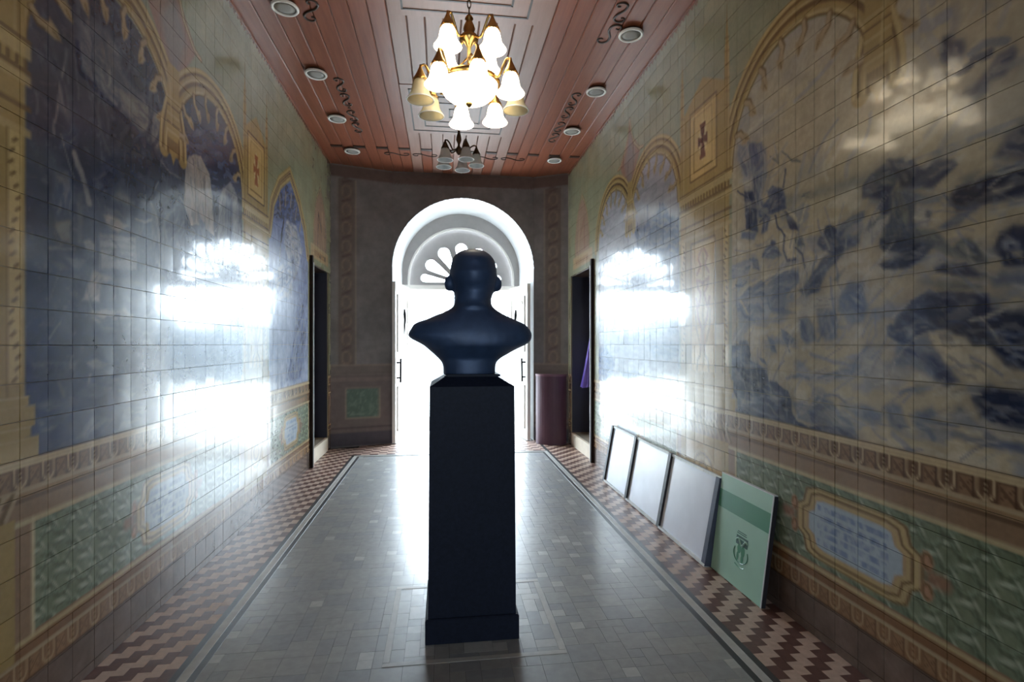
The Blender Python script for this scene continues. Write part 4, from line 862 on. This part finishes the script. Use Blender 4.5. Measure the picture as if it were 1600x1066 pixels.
ringh = [(-.88, 2.46 + .03)] + [(-.88 * math.cos(math.pi * k / 40), 2.60 + .86 * math.sin(math.pi * k / 40)) for k in range(41)] + [(.88, 2.46 + .03)]
def stand(o, y): o.rotation_euler = (math.pi / 2, 0, 0); o.location = (0, y, -2.46)
M_TYMP = mat('painted_fan_window', (172, 168, 166), .6, var=.05)
o_ = curve_plate('surround', [outer, ringh], .06, M_TYMP, win); stand(o_, .03)
o_ = curve_plate('fan_plate', [[(x * 1.06, 2.44 if z < 2.5 else 2.6 + (z - 2.6) * 1.06) for x, z in ringh]] + PET, .05, M_TYMP, win); stand(o_, .14)
mb = MB(); mb.tube([(x, -.01, z - 2.46) for x, z in ringh], .02, 8); mb.build('moulding', M_WHITE, win, True)
for q in PET:
    mb = MB(); mb.tube([(x, .105, z - 2.46) for x, z in q + q[:1]], .010, 6); mb.build('petal_frame', M_TYMP, win, True)
    g_ = curve_plate('pane', [q], .004, M_GLASS, win); stand(g_, .15)
mb = MB(); mb.box(-1.0, 1.0, -.02, .16, -.04, .035); mb.build('transom', M_WHITE, win)

# rear wall behind the viewer, its window opening added to let in fill daylight
w = MB(); hw = 0.5 / 2
w.box(XL - .2, .15 - hw, YF - .2, YF, 0, ZC); w.box(.15 + hw, XR + .2, YF - .2, YF, 0, ZC); w.box(.15 - hw, .15 + hw, YF - .2, YF, 0, .95); w.box(.15 - hw, .15 + hw, YF - .2, YF, 2.95, ZC)
struct(w.build('wall_rear', mat('rear_plaster', (150, 140, 120), .7)))
# dim rooms behind the two side doorways
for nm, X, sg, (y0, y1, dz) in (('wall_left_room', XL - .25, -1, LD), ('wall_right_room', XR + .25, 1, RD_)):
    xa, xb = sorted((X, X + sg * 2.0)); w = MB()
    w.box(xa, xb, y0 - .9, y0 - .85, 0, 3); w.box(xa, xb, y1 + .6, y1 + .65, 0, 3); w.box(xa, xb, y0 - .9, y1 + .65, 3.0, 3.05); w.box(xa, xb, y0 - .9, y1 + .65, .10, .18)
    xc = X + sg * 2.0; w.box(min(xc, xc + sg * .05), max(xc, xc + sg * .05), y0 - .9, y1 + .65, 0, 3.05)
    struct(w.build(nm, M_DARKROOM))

# ------------------------------------------------------------------ ceiling of boards
ceil = struct(MB().box(XL - .3, XR + .3, YF - .2, YB + 1.2, ZC + .03, ZC + .2).build('ceiling', M_DWOOD))
PW = .1458; me_pl = {}
def plank(x, y0, y1, m):
    key = (round(y1 - y0, 3), m.name)
    if key not in me_pl:
        b = MB(); L_ = (y1 - y0) / 2; c = .007; h = .03
        a = PW / 2 - .002
        b.add([(-a, -L_, h), (a, -L_, h), (a, L_, h), (-a, L_, h), (-a, -L_, c), (a, -L_, c), (a, L_, c), (-a, L_, c), (-a + c, -L_, 0), (a - c, -L_, 0), (a - c, L_, 0), (-a + c, L_, 0)],
              [(0, 4, 5, 1), (1, 5, 6, 2), (2, 6, 7, 3), (3, 7, 4, 0), (4, 8, 9, 5), (5, 9, 10, 6), (6, 10, 11, 7), (7, 11, 8, 4), (8, 11, 10, 9)])
        me_pl[key] = b.mesh('plank', m)
    o = link('plank', me_pl[key], ceil); o.location = (x, (y0 + y1) / 2, ZC)
for i in range(24):
    x = XL + PW * (i + .5); mid = -.45 < x < .82
    if i % 2: plank(x, YF, 7.205, M_WOODP if mid else M_WOOD); plank(x, 7.235, YB + .1, M_WOOD)
    else: plank(x, YF, YB + .1, M_WOODP if mid else M_WOOD)
for i in range(1, 24, 2):
    x = XL + PW * (i + .5); MB().box(x - PW / 2, x + PW / 2, 7.185, 7.245, ZC - .010, ZC + .004).build('end_strip', M_DWOOD, ceil)
def inlay(cy, half, levels):
    MB().box(.18 - half - .08, .18 + half + .08, cy - half - .08, cy + half + .08, ZC - .006, ZC + .002).build('inlay_panel', M_WOODP, ceil)
    for k in range(levels):
        h = half - k * .14; w_ = .016
        if h < .06: break
        for (a, b, c, d) in ((-h, h, -h, -h + w_), (-h, h, h - w_, h), (-h, -h + w_, -h, h), (h - w_, h, -h, h)):
            MB().box(.18 + a, .18 + b, cy + c, cy + d, ZC - .011, ZC - .005).build('inlay_strip', M_DWOOD, ceil)
inlay(3.70, .50, 4); inlay(6.03, .53, 4)
SPT = [(.15, .62), (.55, .62), (.72, .82), (.35, 1.0), (-.35, .98), (-.8, .68), (-.55, .28), (0, 0), (.55, -.28), (.8, -.68), (.35, -.98), (-.35, -1.0), (-.72, -.82), (-.55, -.62), (-.15, -.62)]
def scroll(x, y, L_, rot, flip=1, r=.010, w=.055):
    pts = smooth_pts([(x + a * w * flip * math.cos(rot) - b * L_ / 2 * math.sin(rot), y + b * L_ / 2 * math.cos(rot) + a * w * flip * math.sin(rot), ZC - .002) for a, b in SPT], 4)
    MB().tube(pts, [r * (.65 + .35 * math.sin(math.pi * k / (len(pts) - 1))) for k in range(len(pts))], 6).build('scroll_ornament', M_DWOOD, ceil, True)
for sx, fl in ((-1.02, 1), (1.39, -1)):
    for k, y in enumerate((5.52, 5.85, 6.25, 6.58)): scroll(sx, y, .27, 0, fl * (1 if k < 2 else -1))
    scroll(sx, 4.32, .27, .3, fl); scroll(sx, 4.03, .24, -.2, -fl)
    MB().lathe([(.02, 0), (.015, -.006)], (sx, 6.05, ZC + .001), 8).build('scroll_dot', M_DWOOD, ceil)
for x in (-.62, -.24, .60, .98): scroll(x, 7.42, .32, math.pi / 2, 1, .008)
trim = struct(MB().box(XL, XL + .012, YF, YC, ZC - .02, ZC).build('trim_1', M_WOOD)); struct(MB().box(XR - .012, XR, YF, YC, ZC - .02, ZC).build('trim_2', M_WOOD))

# ------------------------------------------------------------------ floor
floor = struct(MB().box(XL - .05, XR + .05, YF - .2, 9.1, -.12, -.004).build('floor', M_FBASE))
SX0, SX1, SYB = -1.21, 1.49, 7.30           # edge of the zigzag border
def lay(kind, pieces, meshf, limit=300):
    def size(q):
        x, y = q[0], q[1]; dep = x * .1296 + y * .9916
        if dep < 1.9: return -1
        u = 830 * (x * .9916 - y * .1296) / dep
        return q[2] * q[3] / dep ** 3 if abs(u) < 805 and dep > 2.33 else -1
    pieces.sort(key=size, reverse=True); cache = {}; rest = {}
    for i, q in enumerate(pieces):
        if i < limit:
            key = q[2:]
            if key not in cache: cache[key] = meshf(q)
            o = link(kind, cache[key], floor); o.location = (q[0], q[1], 0)
        else: rest.setdefault(q[4], []).append(q)
    for mi, lst in rest.items():
        b = MB()
        for q in lst: b.box(q[0] - q[2] / 2, q[0] + q[2] / 2, q[1] - q[3] / 2, q[1] + q[3] / 2, -.008, q[5] if len(q) > 5 else 0)
        o = b.build(kind + '_field', MATS[mi], floor); o['kind'] = 'stuff'
MATS = {0: M_STONE[0], 1: M_STONE[1], 2: M_STONE[2], 3: M_STONE[3], 4: M_TERRA, 5: M_SAND}
def piece_mesh(nm):
    def f(q): return MB().box(-q[2] / 2, q[2] / 2, -q[3] / 2, q[3] / 2, -.008, q[5] if len(q) > 5 else 0).mesh(nm, MATS[q[4]])
    return f
U = .0705; gx0, gx1, gy0, gy1 = -1.115, 1.395, -.6, 7.26
nx, ny = int((gx1 - gx0) / U), int((gy1 - gy0) / U); ux = (gx1 - gx0) / nx; uy = (gy1 - gy0) / ny
occ = np.zeros((nx, ny), bool); P = []
for j in range(ny):
    for i in range(nx):
        if occ[i, j]: continue
        r = random.random(); inq = -.25 < gx0 + i * ux < .57 and 2.55 < gy0 + j * uy < 3.3; r = r * .5 + .5 if inq else r; w_, h_ = (2, 2) if r < .52 else (2, 1) if r < .70 else (1, 2) if r < .82 else (1, 1)
        while w_ > 1 and (i + w_ > nx or occ[i:i + w_, j].any()): w_ -= 1
        if j + h_ > ny or occ[i:i + w_, j:j + h_].any(): h_ = 1
        occ[i:i + w_, j:j + h_] = True
        tone = 3 if (inq and random.random() < .42) or (w_ == 1 and h_ == 1 and random.random() < .45) else random.choice((0, 0, 1, 2))
        P.append((gx0 + (i + w_ / 2) * ux, gy0 + (j + h_ / 2) * uy, round(w_ * ux - .0013, 4), round(h_ * uy - .0013, 4), tone, random.choice((0, 0, -.0002, .0002))))
lay('paving_stone', P, piece_mesh('paving_stone'))
# zigzag borders: narrow columns of alternating tiles, each column shifted a step
Z_ = []; cw = .0565; per = .2
for x0, x1 in ((XL, SX0), (SX1, XR)):
    nc = int(round((x1 - x0) / cw)); c = (x1 - x0) / nc
    for i in range(nc):
        y = -.6 + i * c - 1.0
        k = 0
        while y < YC:
            ya, yb = max(y, -.6), min(y + per / 2, YC)
            if yb - ya > .03: Z_.append((x0 + (i + .5) * c, (ya + yb) / 2, round(c - .0008, 4), round(yb - ya - .0008, 4), 4 + k % 2))
            y += per / 2; k += 1
for i in range(int((SX1 - SX0) / cw)):
    x = SX0 + (i + .5) * cw
    for j in range(9):
        y = SYB + .08 + (j + .5) * cw * 1.55
        if y < 8.15: Z_.append((x, y, round(cw - .0015, 4), round(cw * 1.55 - .0015, 4), 4 + ((i + 2 * j) // 2) % 2))
lay('zigzag_tile', Z_, piece_mesh('zigzag_tile'))
for nm, x0, x1, m in (('light_strip', -1.175, -1.13, M_LSTRIP), ('light_strip', 1.41, 1.455, M_LSTRIP), ('dark_strip', -1.21, -1.175, M_DSTRIP), ('dark_strip', -1.13, -1.095, M_DSTRIP), ('dark_strip', 1.455, 1.49, M_DSTRIP), ('dark_strip', 1.375, 1.41, M_DSTRIP)):
    MB().bevbox(x0, x1, -.6, SYB, -.008, .0012, .001).build(nm, m, floor)
MB().bevbox(-1.175, 1.455, SYB, SYB + .045, -.008, .0013, .001).build('light_strip', M_LSTRIP, floor); MB().bevbox(-1.21, 1.49, SYB + .045, SYB + .08, -.008, .0011, .001).build('dark_strip', M_DSTRIP, floor)
qx0, qx1, qy0, qy1, s_ = -.28, .60, 2.52, 3.34, .032
for a in ((qx0, qx1, qy0, qy0 + s_), (qx0, qx1, qy1 - s_, qy1), (qx0, qx0 + s_, qy0 + s_ + .001, qy1 - s_ - .001), (qx1 - s_, qx1, qy0 + s_ + .001, qy1 - s_ - .001)):
    MB().bevbox(a[0], a[1], a[2], a[3], -.008, .0016, .001).build('light_strip', M_LSTRIP, floor)
MB().box(AX - 1.05, AX + 1.05, 8.1, 9.1, -.02, -.0005).build('threshold_slab', M_LSTRIP, floor)
struct(MB().box(XL, XR, YF, -.6, -.02, .0).build('floor_rear', M_STONE[0]))

# ------------------------------------------------------------------ outside
struct(MB().box(-40, 40, 9.1, 60, -.4, -.16).build('ground', M_GROUND))
tag(MB().bevbox(-.75, .02, 10.4, 10.75, -.16, .10, .01).build('outdoor_step', M_LSTRIP), 'grey stone step standing outside the open entrance', 'step')
hb = MB(); r_ = random.Random(4)
for k in range(60):
    x = -30 + k; h = 2.6 + r_.uniform(-.5, 1.2); hb.lathe([(.9, -.4), (1.0, h * .4), (.8, h * .8), (.3, h)], (x + r_.uniform(-.3, .3), 26 + r_.uniform(-.6, .6), .1), 8)
struct(hb.build('hedge', M_HEDGE))

# ------------------------------------------------------------------ entrance door leaves
def door_leaf(name, hx, nx_, side, label):
    root = struct(_empty(name, (hx, 9.0, 0)), label)
    v = Vector((nx_ - hx, 8.12 - 9.0, 0)); W = v.length; root.rotation_euler = (0, 0, math.atan2(v.y, v.x))
    s = 1 if side == 'l' else -1               # local +y faces the passage for the left leaf
    MB().box(0, W, -.025, .025, .015, 2.44).build('leaf', M_WHITE, root)
    for (z0, z1) in ((.18, .86), (1.38, 2.26)):
        for (a, b, c, d) in ((.10, W - .10, z0, z0 + .03), (.10, W - .10, z1 - .03, z1), (.10, .13, z0, z1), (W - .13, W - .10, z0, z1)):
            MB().box(a, b, min(s * .025, s * .045), max(s * .025, s * .045), c, d).build('panel_moulding', M_WHITE, root)
    q = [(W - .40 + .26 * t, 2.10 + .08 * math.sin(math.pi * t)) for t in np.linspace(0, 1, 12)]
    MB().tube([(x, s * .04, z) for x, z in q], .012, 6).build('panel_moulding', M_WHITE, root, True)
    x = W * .38
    mb = MB(); mb.tube([(x, s * .03, 2.06), (x + .02, s * .03, 1.98), (x - .02, s * .03, 1.90), (x, s * .03, 1.80), (x, s * .03, 1.66)], [.014, .03, .024, .018, .006], 8); mb.build('iron_ornament', M_IRON, root, True)
    x = W - .09; h = _empty('pull_handle', (x, 0, 1.1)); h.parent = root
    MB().tube([(0, s * .08, -.18), (0, s * .085, .18)], .015, 8).build('bar', M_IRON, h, True)
    for z in (-.11, .12): MB().tube([(0, s * .02, z), (0, s * .085, z)], .012, 8).build('bracket', M_IRON, h, True)
    return root
door_leaf('door_1', -.58, -.725, 'l', 'white panelled entrance door leaf swung open, left of the bust')
door_leaf('door_2', 1.16, 1.325, 'r', 'white panelled entrance door leaf swung open, right of the bust')

# ------------------------------------------------------------------ side doorway frames and steps
for k, (X, sg, y, lab) in enumerate(((XL, 1, LD[0], 'left'), (XR, -1, RD_[0], 'right'))):
    t_ = struct(_empty('trim_%d' % (k + 3), (X, y, 0)), 'dark door post on the %s wall edge' % lab)
    MB().box(min(0, sg * .04), max(0, sg * .04), -.05, .0, 0, 2.58).build('post', M_POST, t_)
    MB().box(min(0, sg * .042), max(0, sg * .042), .0, .016, 0, 2.50).build('edge_strip', M_WHITE, t_)
    D_ = (LD if k == 0 else RD_); L_ = D_[1] - D_[0]; xa, xb = sorted((-sg * .012, -sg * .30))
    MB().box(xa, xb, L_ - .012, L_ - .001, .19, 2.50).build('far_shade_lining', M_LINING, t_); MB().box(xa, xb, .018, L_ - .012, 2.498, 2.509).build('head_lining', M_DWOOD, t_)  # far sheet added to darken the jamb, as shade inside the doorway
for nm, X, sg, (y0, y1, dz), lab in (('door_step', XL, -1, LD, 'cream stone step in the doorway of the left wall'), ('door_step', XR, 1, RD_, 'cream stone step in the doorway of the right wall')):
    t_ = thing(nm, lab, 'step', (X, (y0 + y1) / 2, 0), 'steps of the side doorways'); h = (y1 - y0) / 2 - .004
    MB().box(min(0, sg * .03), max(0, sg * .03), -h + .02, h, 0.001, .185).build('riser', M_SILL, t_)
    MB().box(min(sg * .03, sg * .26), max(sg * .03, sg * .26), -h + .02, h, .001, .19).build('tread', M_STEPTOP, t_)
d3 = struct(_empty('door_3', (2.20, 7.45, .18)), 'pale grey door leaf inside the right doorway')
MB().box(-.02, .02, -.20, .17, 0.002, 1.98).build('leaf', mat('pale_grey_paint', (186, 190, 200), .5), d3)
MB().box(-.025, -.018, -.16, .13, .2, .9).build('panel', mat('pale_grey_panel', (170, 176, 188), .5), d3); MB().box(-.025, -.018, -.16, .13, 1.05, 1.85).build('panel', d3.children[0].data.materials[0], d3)
hk = tag(MB().tube([(2.165 + .0, 7.40 + .035 * math.cos(t), 1.79 + .035 * math.sin(t)) for t in np.linspace(0, 6.1, 16)], .008, 8).build('hanging_ring', M_IRON, None, True), 'small black ring above the purple cloth', 'ring')
cl = MB(); rs = []
for i in range(14):
    t = i / 13; z = 1.745 - .86 * t; ring = []
    for k in range(28):
        a = 2 * math.pi * k / 28; rr = (.012 + .075 * t ** 1.1) * (1 + .28 * math.sin(a * 7 + t) * t)
        ring.append((2.125 - .07 * t + rr * math.cos(a), 7.40 - .01 * t + .8 * rr * math.sin(a), z + .006 * math.sin(a * 3) * t))
    rs.append(ring)
cl.rings(rs); pc = tag(sharp(cl.build('purple_cloth', M_PURPLE, None, True), 60), 'purple pleated cloth hanging from a ring in the right doorway', 'cloth')
# maroon bow-fronted panel in the far right corner
mp = thing('bowed_panel', 'tall maroon bow-fronted panel standing in the far right corner', 'panel', (1.63, 7.90, 0)); mp.rotation_euler = (0, 0, -.45)
q = [(-.235 * math.cos(t), -.16 * math.sin(t)) for t in np.linspace(0, math.pi, 18)]
MB().rings([[(x, y, z) for x, y in q] for z in (.0, 1.02)]).build('front', M_MAROON, mp); MB().rings([[(x * 1.03, y * 1.04, z) for x, y in q] for z in (1.02, 1.05)]).build('top_rim', mat('maroon_rim', (122, 84, 96), .4), mp)

# ------------------------------------------------------------------ boards leaning on the right wall
def leaning(name, label, y_far, y_near, xb, xt, h, group=None):
    r = thing(name, label, 'board', (xb, y_far, 0), group)
    e2 = Vector((xt - xb, 0, h)).normalized(); e1 = Vector((0, -1, 0)); e3 = e1.cross(e2)
    if e3.x > 0: e3 = -e3
    Mx = Matrix((e1, e3, e2)).transposed().to_4x4(); Mx.translation = (xb, y_far, .003); r.matrix_world = Mx
    return r, y_far - y_near, math.hypot(xt - xb, h)
BD = [(5.69, 4.985, 'first white leaning board, farthest one, beside the right doorway'), (4.98, 4.195, 'middle of the three white boards leaning on the right wall'), (4.19, 3.37, 'white leaning board next to the green one, with a slate edge')]
for i, (ya, yb, lab) in enumerate(BD):
    r, W, Hh = leaning('leaning_board', lab, ya, yb, 1.762 - .004 * i, 1.868, .60, 'white boards leaning on the right wall')
    MB().box(.05, W - .004, -.022, -.006, .012, Hh - .012).build('face', M_BOARDW, r)
    MB().box(.0, .05, -.03, .012, .0, Hh).build('side_rail', M_BOARDD, r)
    MB().box(.05, W - .002, -.03, .014, -.002, .016).build('bottom_rail', M_BOARDF, r); MB().box(.05, W - .002, -.03, .004, Hh - .022, Hh).build('top_rail', M_BOARDF, r)
    if i == 2:
        MB().box(W - .05, W, -.034, .012, .004, Hh - .01).build('near_edge', M_BOARDS, r)
        MB().box(W - .34, W - .24, .004, .006, Hh - .02, Hh - .004).build('tape', M_WHITE, r)
r, W, Hh = leaning('green_board', 'pale green printed board with a darker green stripe, leaning nearest', 3.365, 2.80, 1.785, 1.868, .632)
MB().box(0, W, -.030, -.004, 0, Hh).build('backing', M_BOARDD, r)
MB().box(.002, W - .006, -.004, .0, .002, Hh).build('face', M_PGREEN, r); MB().box(0, W, -.030, .001, Hh, Hh + .006).build('white_edge', M_BOARDF, r); MB().box(W - .006, W, -.006, .001, 0, Hh).build('white_edge', M_BOARDF, r)
MB().box(.002, W - .006, 0, .0008, Hh * .66, Hh * .84).build('printed_stripe', M_SGREEN, r)
em = _empty('printed_emblem', (W * .56, .0006, Hh * .36)); em.parent = r
MB().box(-.062, .062, 0, .0006, .030, .085).build('emblem_block', M_EGREEN, em)
for k, (w_, z) in enumerate(((.055, .105), (.062, .094))): MB().box(-w_, w_ * .7, 0, .0006, z, z + .006).build('emblem_line', M_EGREEN, em)
MB().box(-.05, .045, .0006, .0011, .066, .072).build('emblem_line', M_PGREEN, em); MB().tube([(-.06 + .12 * t, .0004, .05 + .018 * math.sin(t * 9)) for t in np.linspace(0, 1, 14)], .006, 6).build('emblem_wave', M_PGREEN, em)
MB().tube([(.075 * math.cos(t), .0, -.02 + .055 * math.sin(t)) for t in np.linspace(2.6, 6.8, 20)], .003, 6).build('emblem_ring', M_SGREEN, em)
for (x, z, s1, s2) in ((-.02, .01, .022, .03), (.022, .0, .02, .034), (-.03, -.04, .012, .03), (.02, -.045, .014, .03)):
    MB().add([(x + s1 * math.cos(t), .0006, z + s2 * math.sin(t)) for t in np.linspace(0, 5.7, 10)], [tuple(range(10))]).build('emblem_mark', M_SGREEN, em)
MB().tube([(-.05 + .1 * t, 0, -.09 - .01 * math.sin(t * 3)) for t in np.linspace(0, 1, 8)], .003, 6).build('emblem_line', M_SGREEN, em)

# ------------------------------------------------------------------ pedestal and bust
PX, PY = .150, 2.91
pd = thing('pedestal', 'tall dark square stone pedestal standing in the middle of the hall', 'pedestal', (PX, PY, 0))
def frustum(h0, h1, z0, z1): return MB().rings([[(-h, -h, z), (h, -h, z), (h, h, z), (-h, h, z)] for h, z in ((h0, z0), (h1, z1))])
MB().bevbox(-.236, .236, -.236, .236, 0.002, .125, .006).build('plinth', M_PED, pd); frustum(.222, .215, .125, 1.285).build('shaft', M_PED, pd); frustum(.215, .140, 1.285, 1.330).build('cap', M_PED, pd)
rows = [(389.5, 732, 752), (391, 724, 758), (394, 718, 764), (398, 713, 769), (404, 709, 774), (411, 707, 777), (419, 705.5, 778.5), (427, 705, 779), (435, 706, 778.5), (443, 708, 777), (450, 709.5, 776), (456, 711, 774), (462, 711.5, 771.5), (469, 712, 769.5), (476, 711.5, 770), (481, 709, 773), (485, 703, 778),
        (490, 692, 786), (495, 680, 796), (500, 669, 807), (504, 656, 817), (508, 649, 824), (514, 645.5, 829.5), (520, 642, 833), (525, 640.5, 834), (530, 646, 833), (535, 656, 830), (540, 665, 822), (546, 672, 809), (553, 680, 796), (560, 687.5, 784), (566, 692.5, 777.5), (572, 694.5, 776), (579, 695, 775.7), (586, 694.5, 776)]
ucn = 740.0; K_ = 2.9 / 830
bs = thing('bust_statue', 'dark bronze bust of a man on the pedestal, seen from behind', 'statue', (PX + .012, PY, 1.3305))
body = MB(); rs = []
for v, ul, ur in rows:
    z = 1.5 + (538 - v) * K_ - 1.330; cx = ((ul + ur) / 2 - ucn) * K_; hw_ = (ur - ul) / 2 * K_
    if v < 460: ry = hw_ * 1.13 + (.012 if 425 < v < 445 else 0); cy = .025
    elif v < 485: ry = hw_ * 1.05; cy = .01 - (v - 460) * .0008
    elif v < 540: ry = .115 + .045 * math.sin((v - 485) / 55 * math.pi * .6); cy = .0
    else: ry = max(.10, .158 - (v - 540) * .003); cy = .0
    ring = []
    for k in range(40):
        a = 2 * math.pi * k / 40; e = 2.0 if v < 485 else 2.5; ca, sa = math.cos(a), math.sin(a)
        ring.append((cx + hw_ * math.copysign(abs(ca) ** (2 / e), ca), cy + ry * math.copysign(abs(sa) ** (2 / e), sa) * (1 if v > 460 else 1), z))
    rs.append(ring)
body.rings(rs)
def zv(v): return 1.5 + (538 - v) * K_ - 1.330
def blob(c, r, n=12):
    vs = [[(c[0] + r[0] * math.sin(math.pi * i / n) * math.cos(2 * math.pi * k / n), c[1] + r[1] * math.sin(math.pi * i / n) * math.sin(2 * math.pi * k / n), c[2] + r[2] * math.cos(math.pi * i / n)) for k in range(n)] for i in range(1, n)]
    body.rings(vs)
for u in (704.5, 778.5): blob(((u - ucn) * K_, .015, zv(443)), (.030, .036, .044))            # ears
blob(((742 - ucn) * K_, .155, zv(443)), (.020, .035, .035)); blob(((742 - ucn) * K_, .14, zv(430)), (.07, .03, .014)); blob(((742 - ucn) * K_, .13, zv(458)), (.045, .035, .022))   # nose, brow, chin towards the door
for dx in (-.035, .035): blob(((742 - ucn) * K_ + dx, .142, zv(436)), (.016, .012, .009))
blob(((742 - ucn) * K_, .148, zv(451)), (.028, .012, .008))
bo = body.build('figure', M_STATUE, bs, True)
rm = bo.modifiers.new('remesh', 'REMESH'); rm.mode = 'VOXEL'; rm.voxel_size = .007; rm.use_smooth_shade = True
sm = bo.modifiers.new('smooth', 'SMOOTH'); sm.iterations = 9; sm.factor = .5
bs['label'] = 'dark bronze bust of a man standing on the pedestal'
frustum(.139, .139, 0.0, .012).build('socle', M_PED, bs)

# ------------------------------------------------------------------ chandeliers
BELL = [(.024, 0), (.040, -.008), (.052, -.03), (.058, -.06), (.062, -.085), (.072, -.108), (.086, -.126), (.092, -.140)]
_cache = {}
def lamp_arm(root, ang, r, zs, rb, zb, metal, glass, s=1.0):
    # arm from the body (radius rb, height zb) up and over to a downward bell shade whose neck is at (r, zs)
    ca, sa = math.cos(ang), math.sin(ang)
    def q(rr, z): return (rr * ca, rr * sa, z)
    MB().tube(smooth_pts([q(rb, zb), q(rb + (r - rb) * .35, zb - .03 * s), q(rb + (r - rb) * .6, zb + .03 * s), q(r - .03 * s, zs + .10 * s), q(r, zs + .085 * s), q(r + .004, zs + .04 * s)]), .0085 * s, 7).build('arm', metal, root, True)
    hold = _empty('lamp', q(r, zs)); hold.parent = root
    kk = (metal.name, glass.name, s)
    if kk not in _cache:
        b = MB(); b.lathe([(.006 * s, .10 * s), (.012 * s, .075 * s), (.030 * s, .035 * s), (.046 * s, .005 * s), (.05 * s, -.004 * s)], (0, 0, 0), 16)
        for k in range(8):
            t = math.pi * k / 4; c, d = math.cos(t), math.sin(t); e = .011 * s
            b.add([((.05 * s) * c - e * d, (.05 * s) * d + e * c, -.002 * s), ((.05 * s) * c + e * d, (.05 * s) * d - e * c, -.002 * s), (.058 * s * c, .058 * s * d, -.024 * s)], [(0, 1, 2)])
        g = MB(); g.lathe([(x * s, z * s) for x, z in BELL] + [(x * s - .004, z * s) for x, z in BELL[::-1]], (0, 0, 0), 24, False)
        rim = MB(); rim.tube([(.091 * s * math.cos(t), .091 * s * math.sin(t), -.14 * s) for t in np.linspace(0, 2 * math.pi, 25)], .004 * s, 6)
        _cache[kk] = (b.mesh('leaf_cap', metal, True), g.mesh('shade', glass, True), rim.mesh('rim', glass if glass is M_LIT else M_WHITE, True))
    for nm, me in zip(('leaf_cap', 'shade', 'rim'), _cache[kk]): link(nm, me, hold)
CX, CY = .183, 3.70
ch = thing('chandelier', 'large brass chandelier with glowing bell shades and a bright bowl', 'chandelier', (CX, CY, ZC))
def cz(z): return z - ZC
MB().lathe([(.001, 0), (.07, -.003), (.06, -.02), (.03, -.035), (.01, -.06)], (0, 0, -.006), 20).build('canopy', M_BRONZE, ch, True)
for k in range(5):
    a0 = -.06 - k * .052; rot = k % 2; MB().tube([(((.012 * math.cos(t)) if rot else 0), (0 if rot else .012 * math.cos(t)), a0 - .03 + .032 * math.sin(t)) for t in np.linspace(0, 2 * math.pi, 13)], .004, 6).build('chain_link', M_BRONZE, ch, True)
MB().lathe([(.012, cz(3.79)), (.024, cz(3.775)), (.03, cz(3.76)), (.018, cz(3.75)), (.035, cz(3.715)), (.042, cz(3.69)), (.03, cz(3.66)), (.055, cz(3.645)), (.062, cz(3.615)), (.03, cz(3.59)), (.014, cz(3.56)), (.012, cz(3.34))], (0, 0, 0), 20).build('stem', M_BRASS, ch, True)
for k in range(4): lamp_arm(ch, math.radians(45 + 90 * k), .21, cz(3.615), .05, cz(3.63), M_BRASS, M_LIT)
LITS = {2: M_OPAL, 3: M_OPAL, 6: M_OPAL}
for k in range(8):
    a = math.radians(-90 + 7 - 45 * k); lamp_arm(ch, a, .335, cz(3.30), .19, cz(3.33), M_BRASS, LITS.get(k, M_LIT))
MB().lathe([(.205, cz(3.335)), (.214, cz(3.325)), (.214, cz(3.305)), (.200, cz(3.30))], (0, 0, 0), 32, False).build('bowl_band', M_BRASS, ch, True)
for k in range(3):
    t = 2 * math.pi * k / 3 + .5; MB().tube([(.205 * math.cos(t), .205 * math.sin(t), cz(3.325)), (.09 * math.cos(t), .09 * math.sin(t), cz(3.44)), (.015, 0, cz(3.52))], .006, 6).build('bowl_rod', M_BRASS, ch, True)
MB().lathe([(.20, cz(3.30)), (.195, cz(3.27)), (.175, cz(3.235)), (.14, cz(3.205)), (.09, cz(3.185)), (.03, cz(3.175)), (.012, cz(3.174))], (0, 0, 0), 32).build('bowl', M_LIT, ch, True)
MB().lathe([(.022, cz(3.178)), (.024, cz(3.168)), (.014, cz(3.155)), (.004, cz(3.145))], (0, 0, 0), 16).build('finial', M_BRASS, ch, True)
c2 = thing('chandelier', 'small dark unlit chandelier with five white shades hanging nearer the door', 'chandelier', (.183, 6.05, ZC))
MB().lathe([(.001, 0), (.055, -.003), (.045, -.02), (.012, -.04), (.010, -.09), (.022, -.11), (.012, -.13), (.012, -.2), (.026, -.25), (.03, -.29), (.012, -.34), (.016, -.36), (.038, -.39), (.03, -.43), (.01, -.46)], (0, 0, -.006), 18).build('stem', M_BRONZE, c2, True)
for k in range(5): lamp_arm(c2, math.radians(-90 - 50 + 72 * k), .20, -.44, .03, -.40, M_BRONZE, M_OPALW, .95)

# ------------------------------------------------------------------ round ceiling lamps
ordn = ['nearest', 'second nearest', 'third nearest', 'farthest']
for sx, side in ((-1.20, 'left'), (1.56, 'right')):
    for k, y in enumerate((4.27, 5.28, 6.30, 7.33)):
        t_ = thing('ceiling_lamp', '%s round white-rimmed ceiling lamp in the %s row' % (ordn[k], side), 'lamp', (sx, y, ZC), 'round ceiling lamps')
        if 'me_can' not in globals():
            me_can = MB().lathe([(.085, .0), (.09, -.022)], (0, 0, 0), 28).mesh('can', M_DWOOD, True)
            me_rim = MB().lathe([(.102, -.022), (.104, -.03), (.098, -.038), (.082, -.036), (.080, -.026), (.102, -.022)], (0, 0, 0), 32, False).mesh('rim', M_WHITE, True); me_disc = MB().lathe([(.081, -.028), (.04, -.031), (.001, -.032)], (0, 0, 0), 28).mesh('disc', M_GREY, True)
        for nm, me in (('can', me_can), ('rim', me_rim), ('disc', me_disc)): link(nm, me, t_)
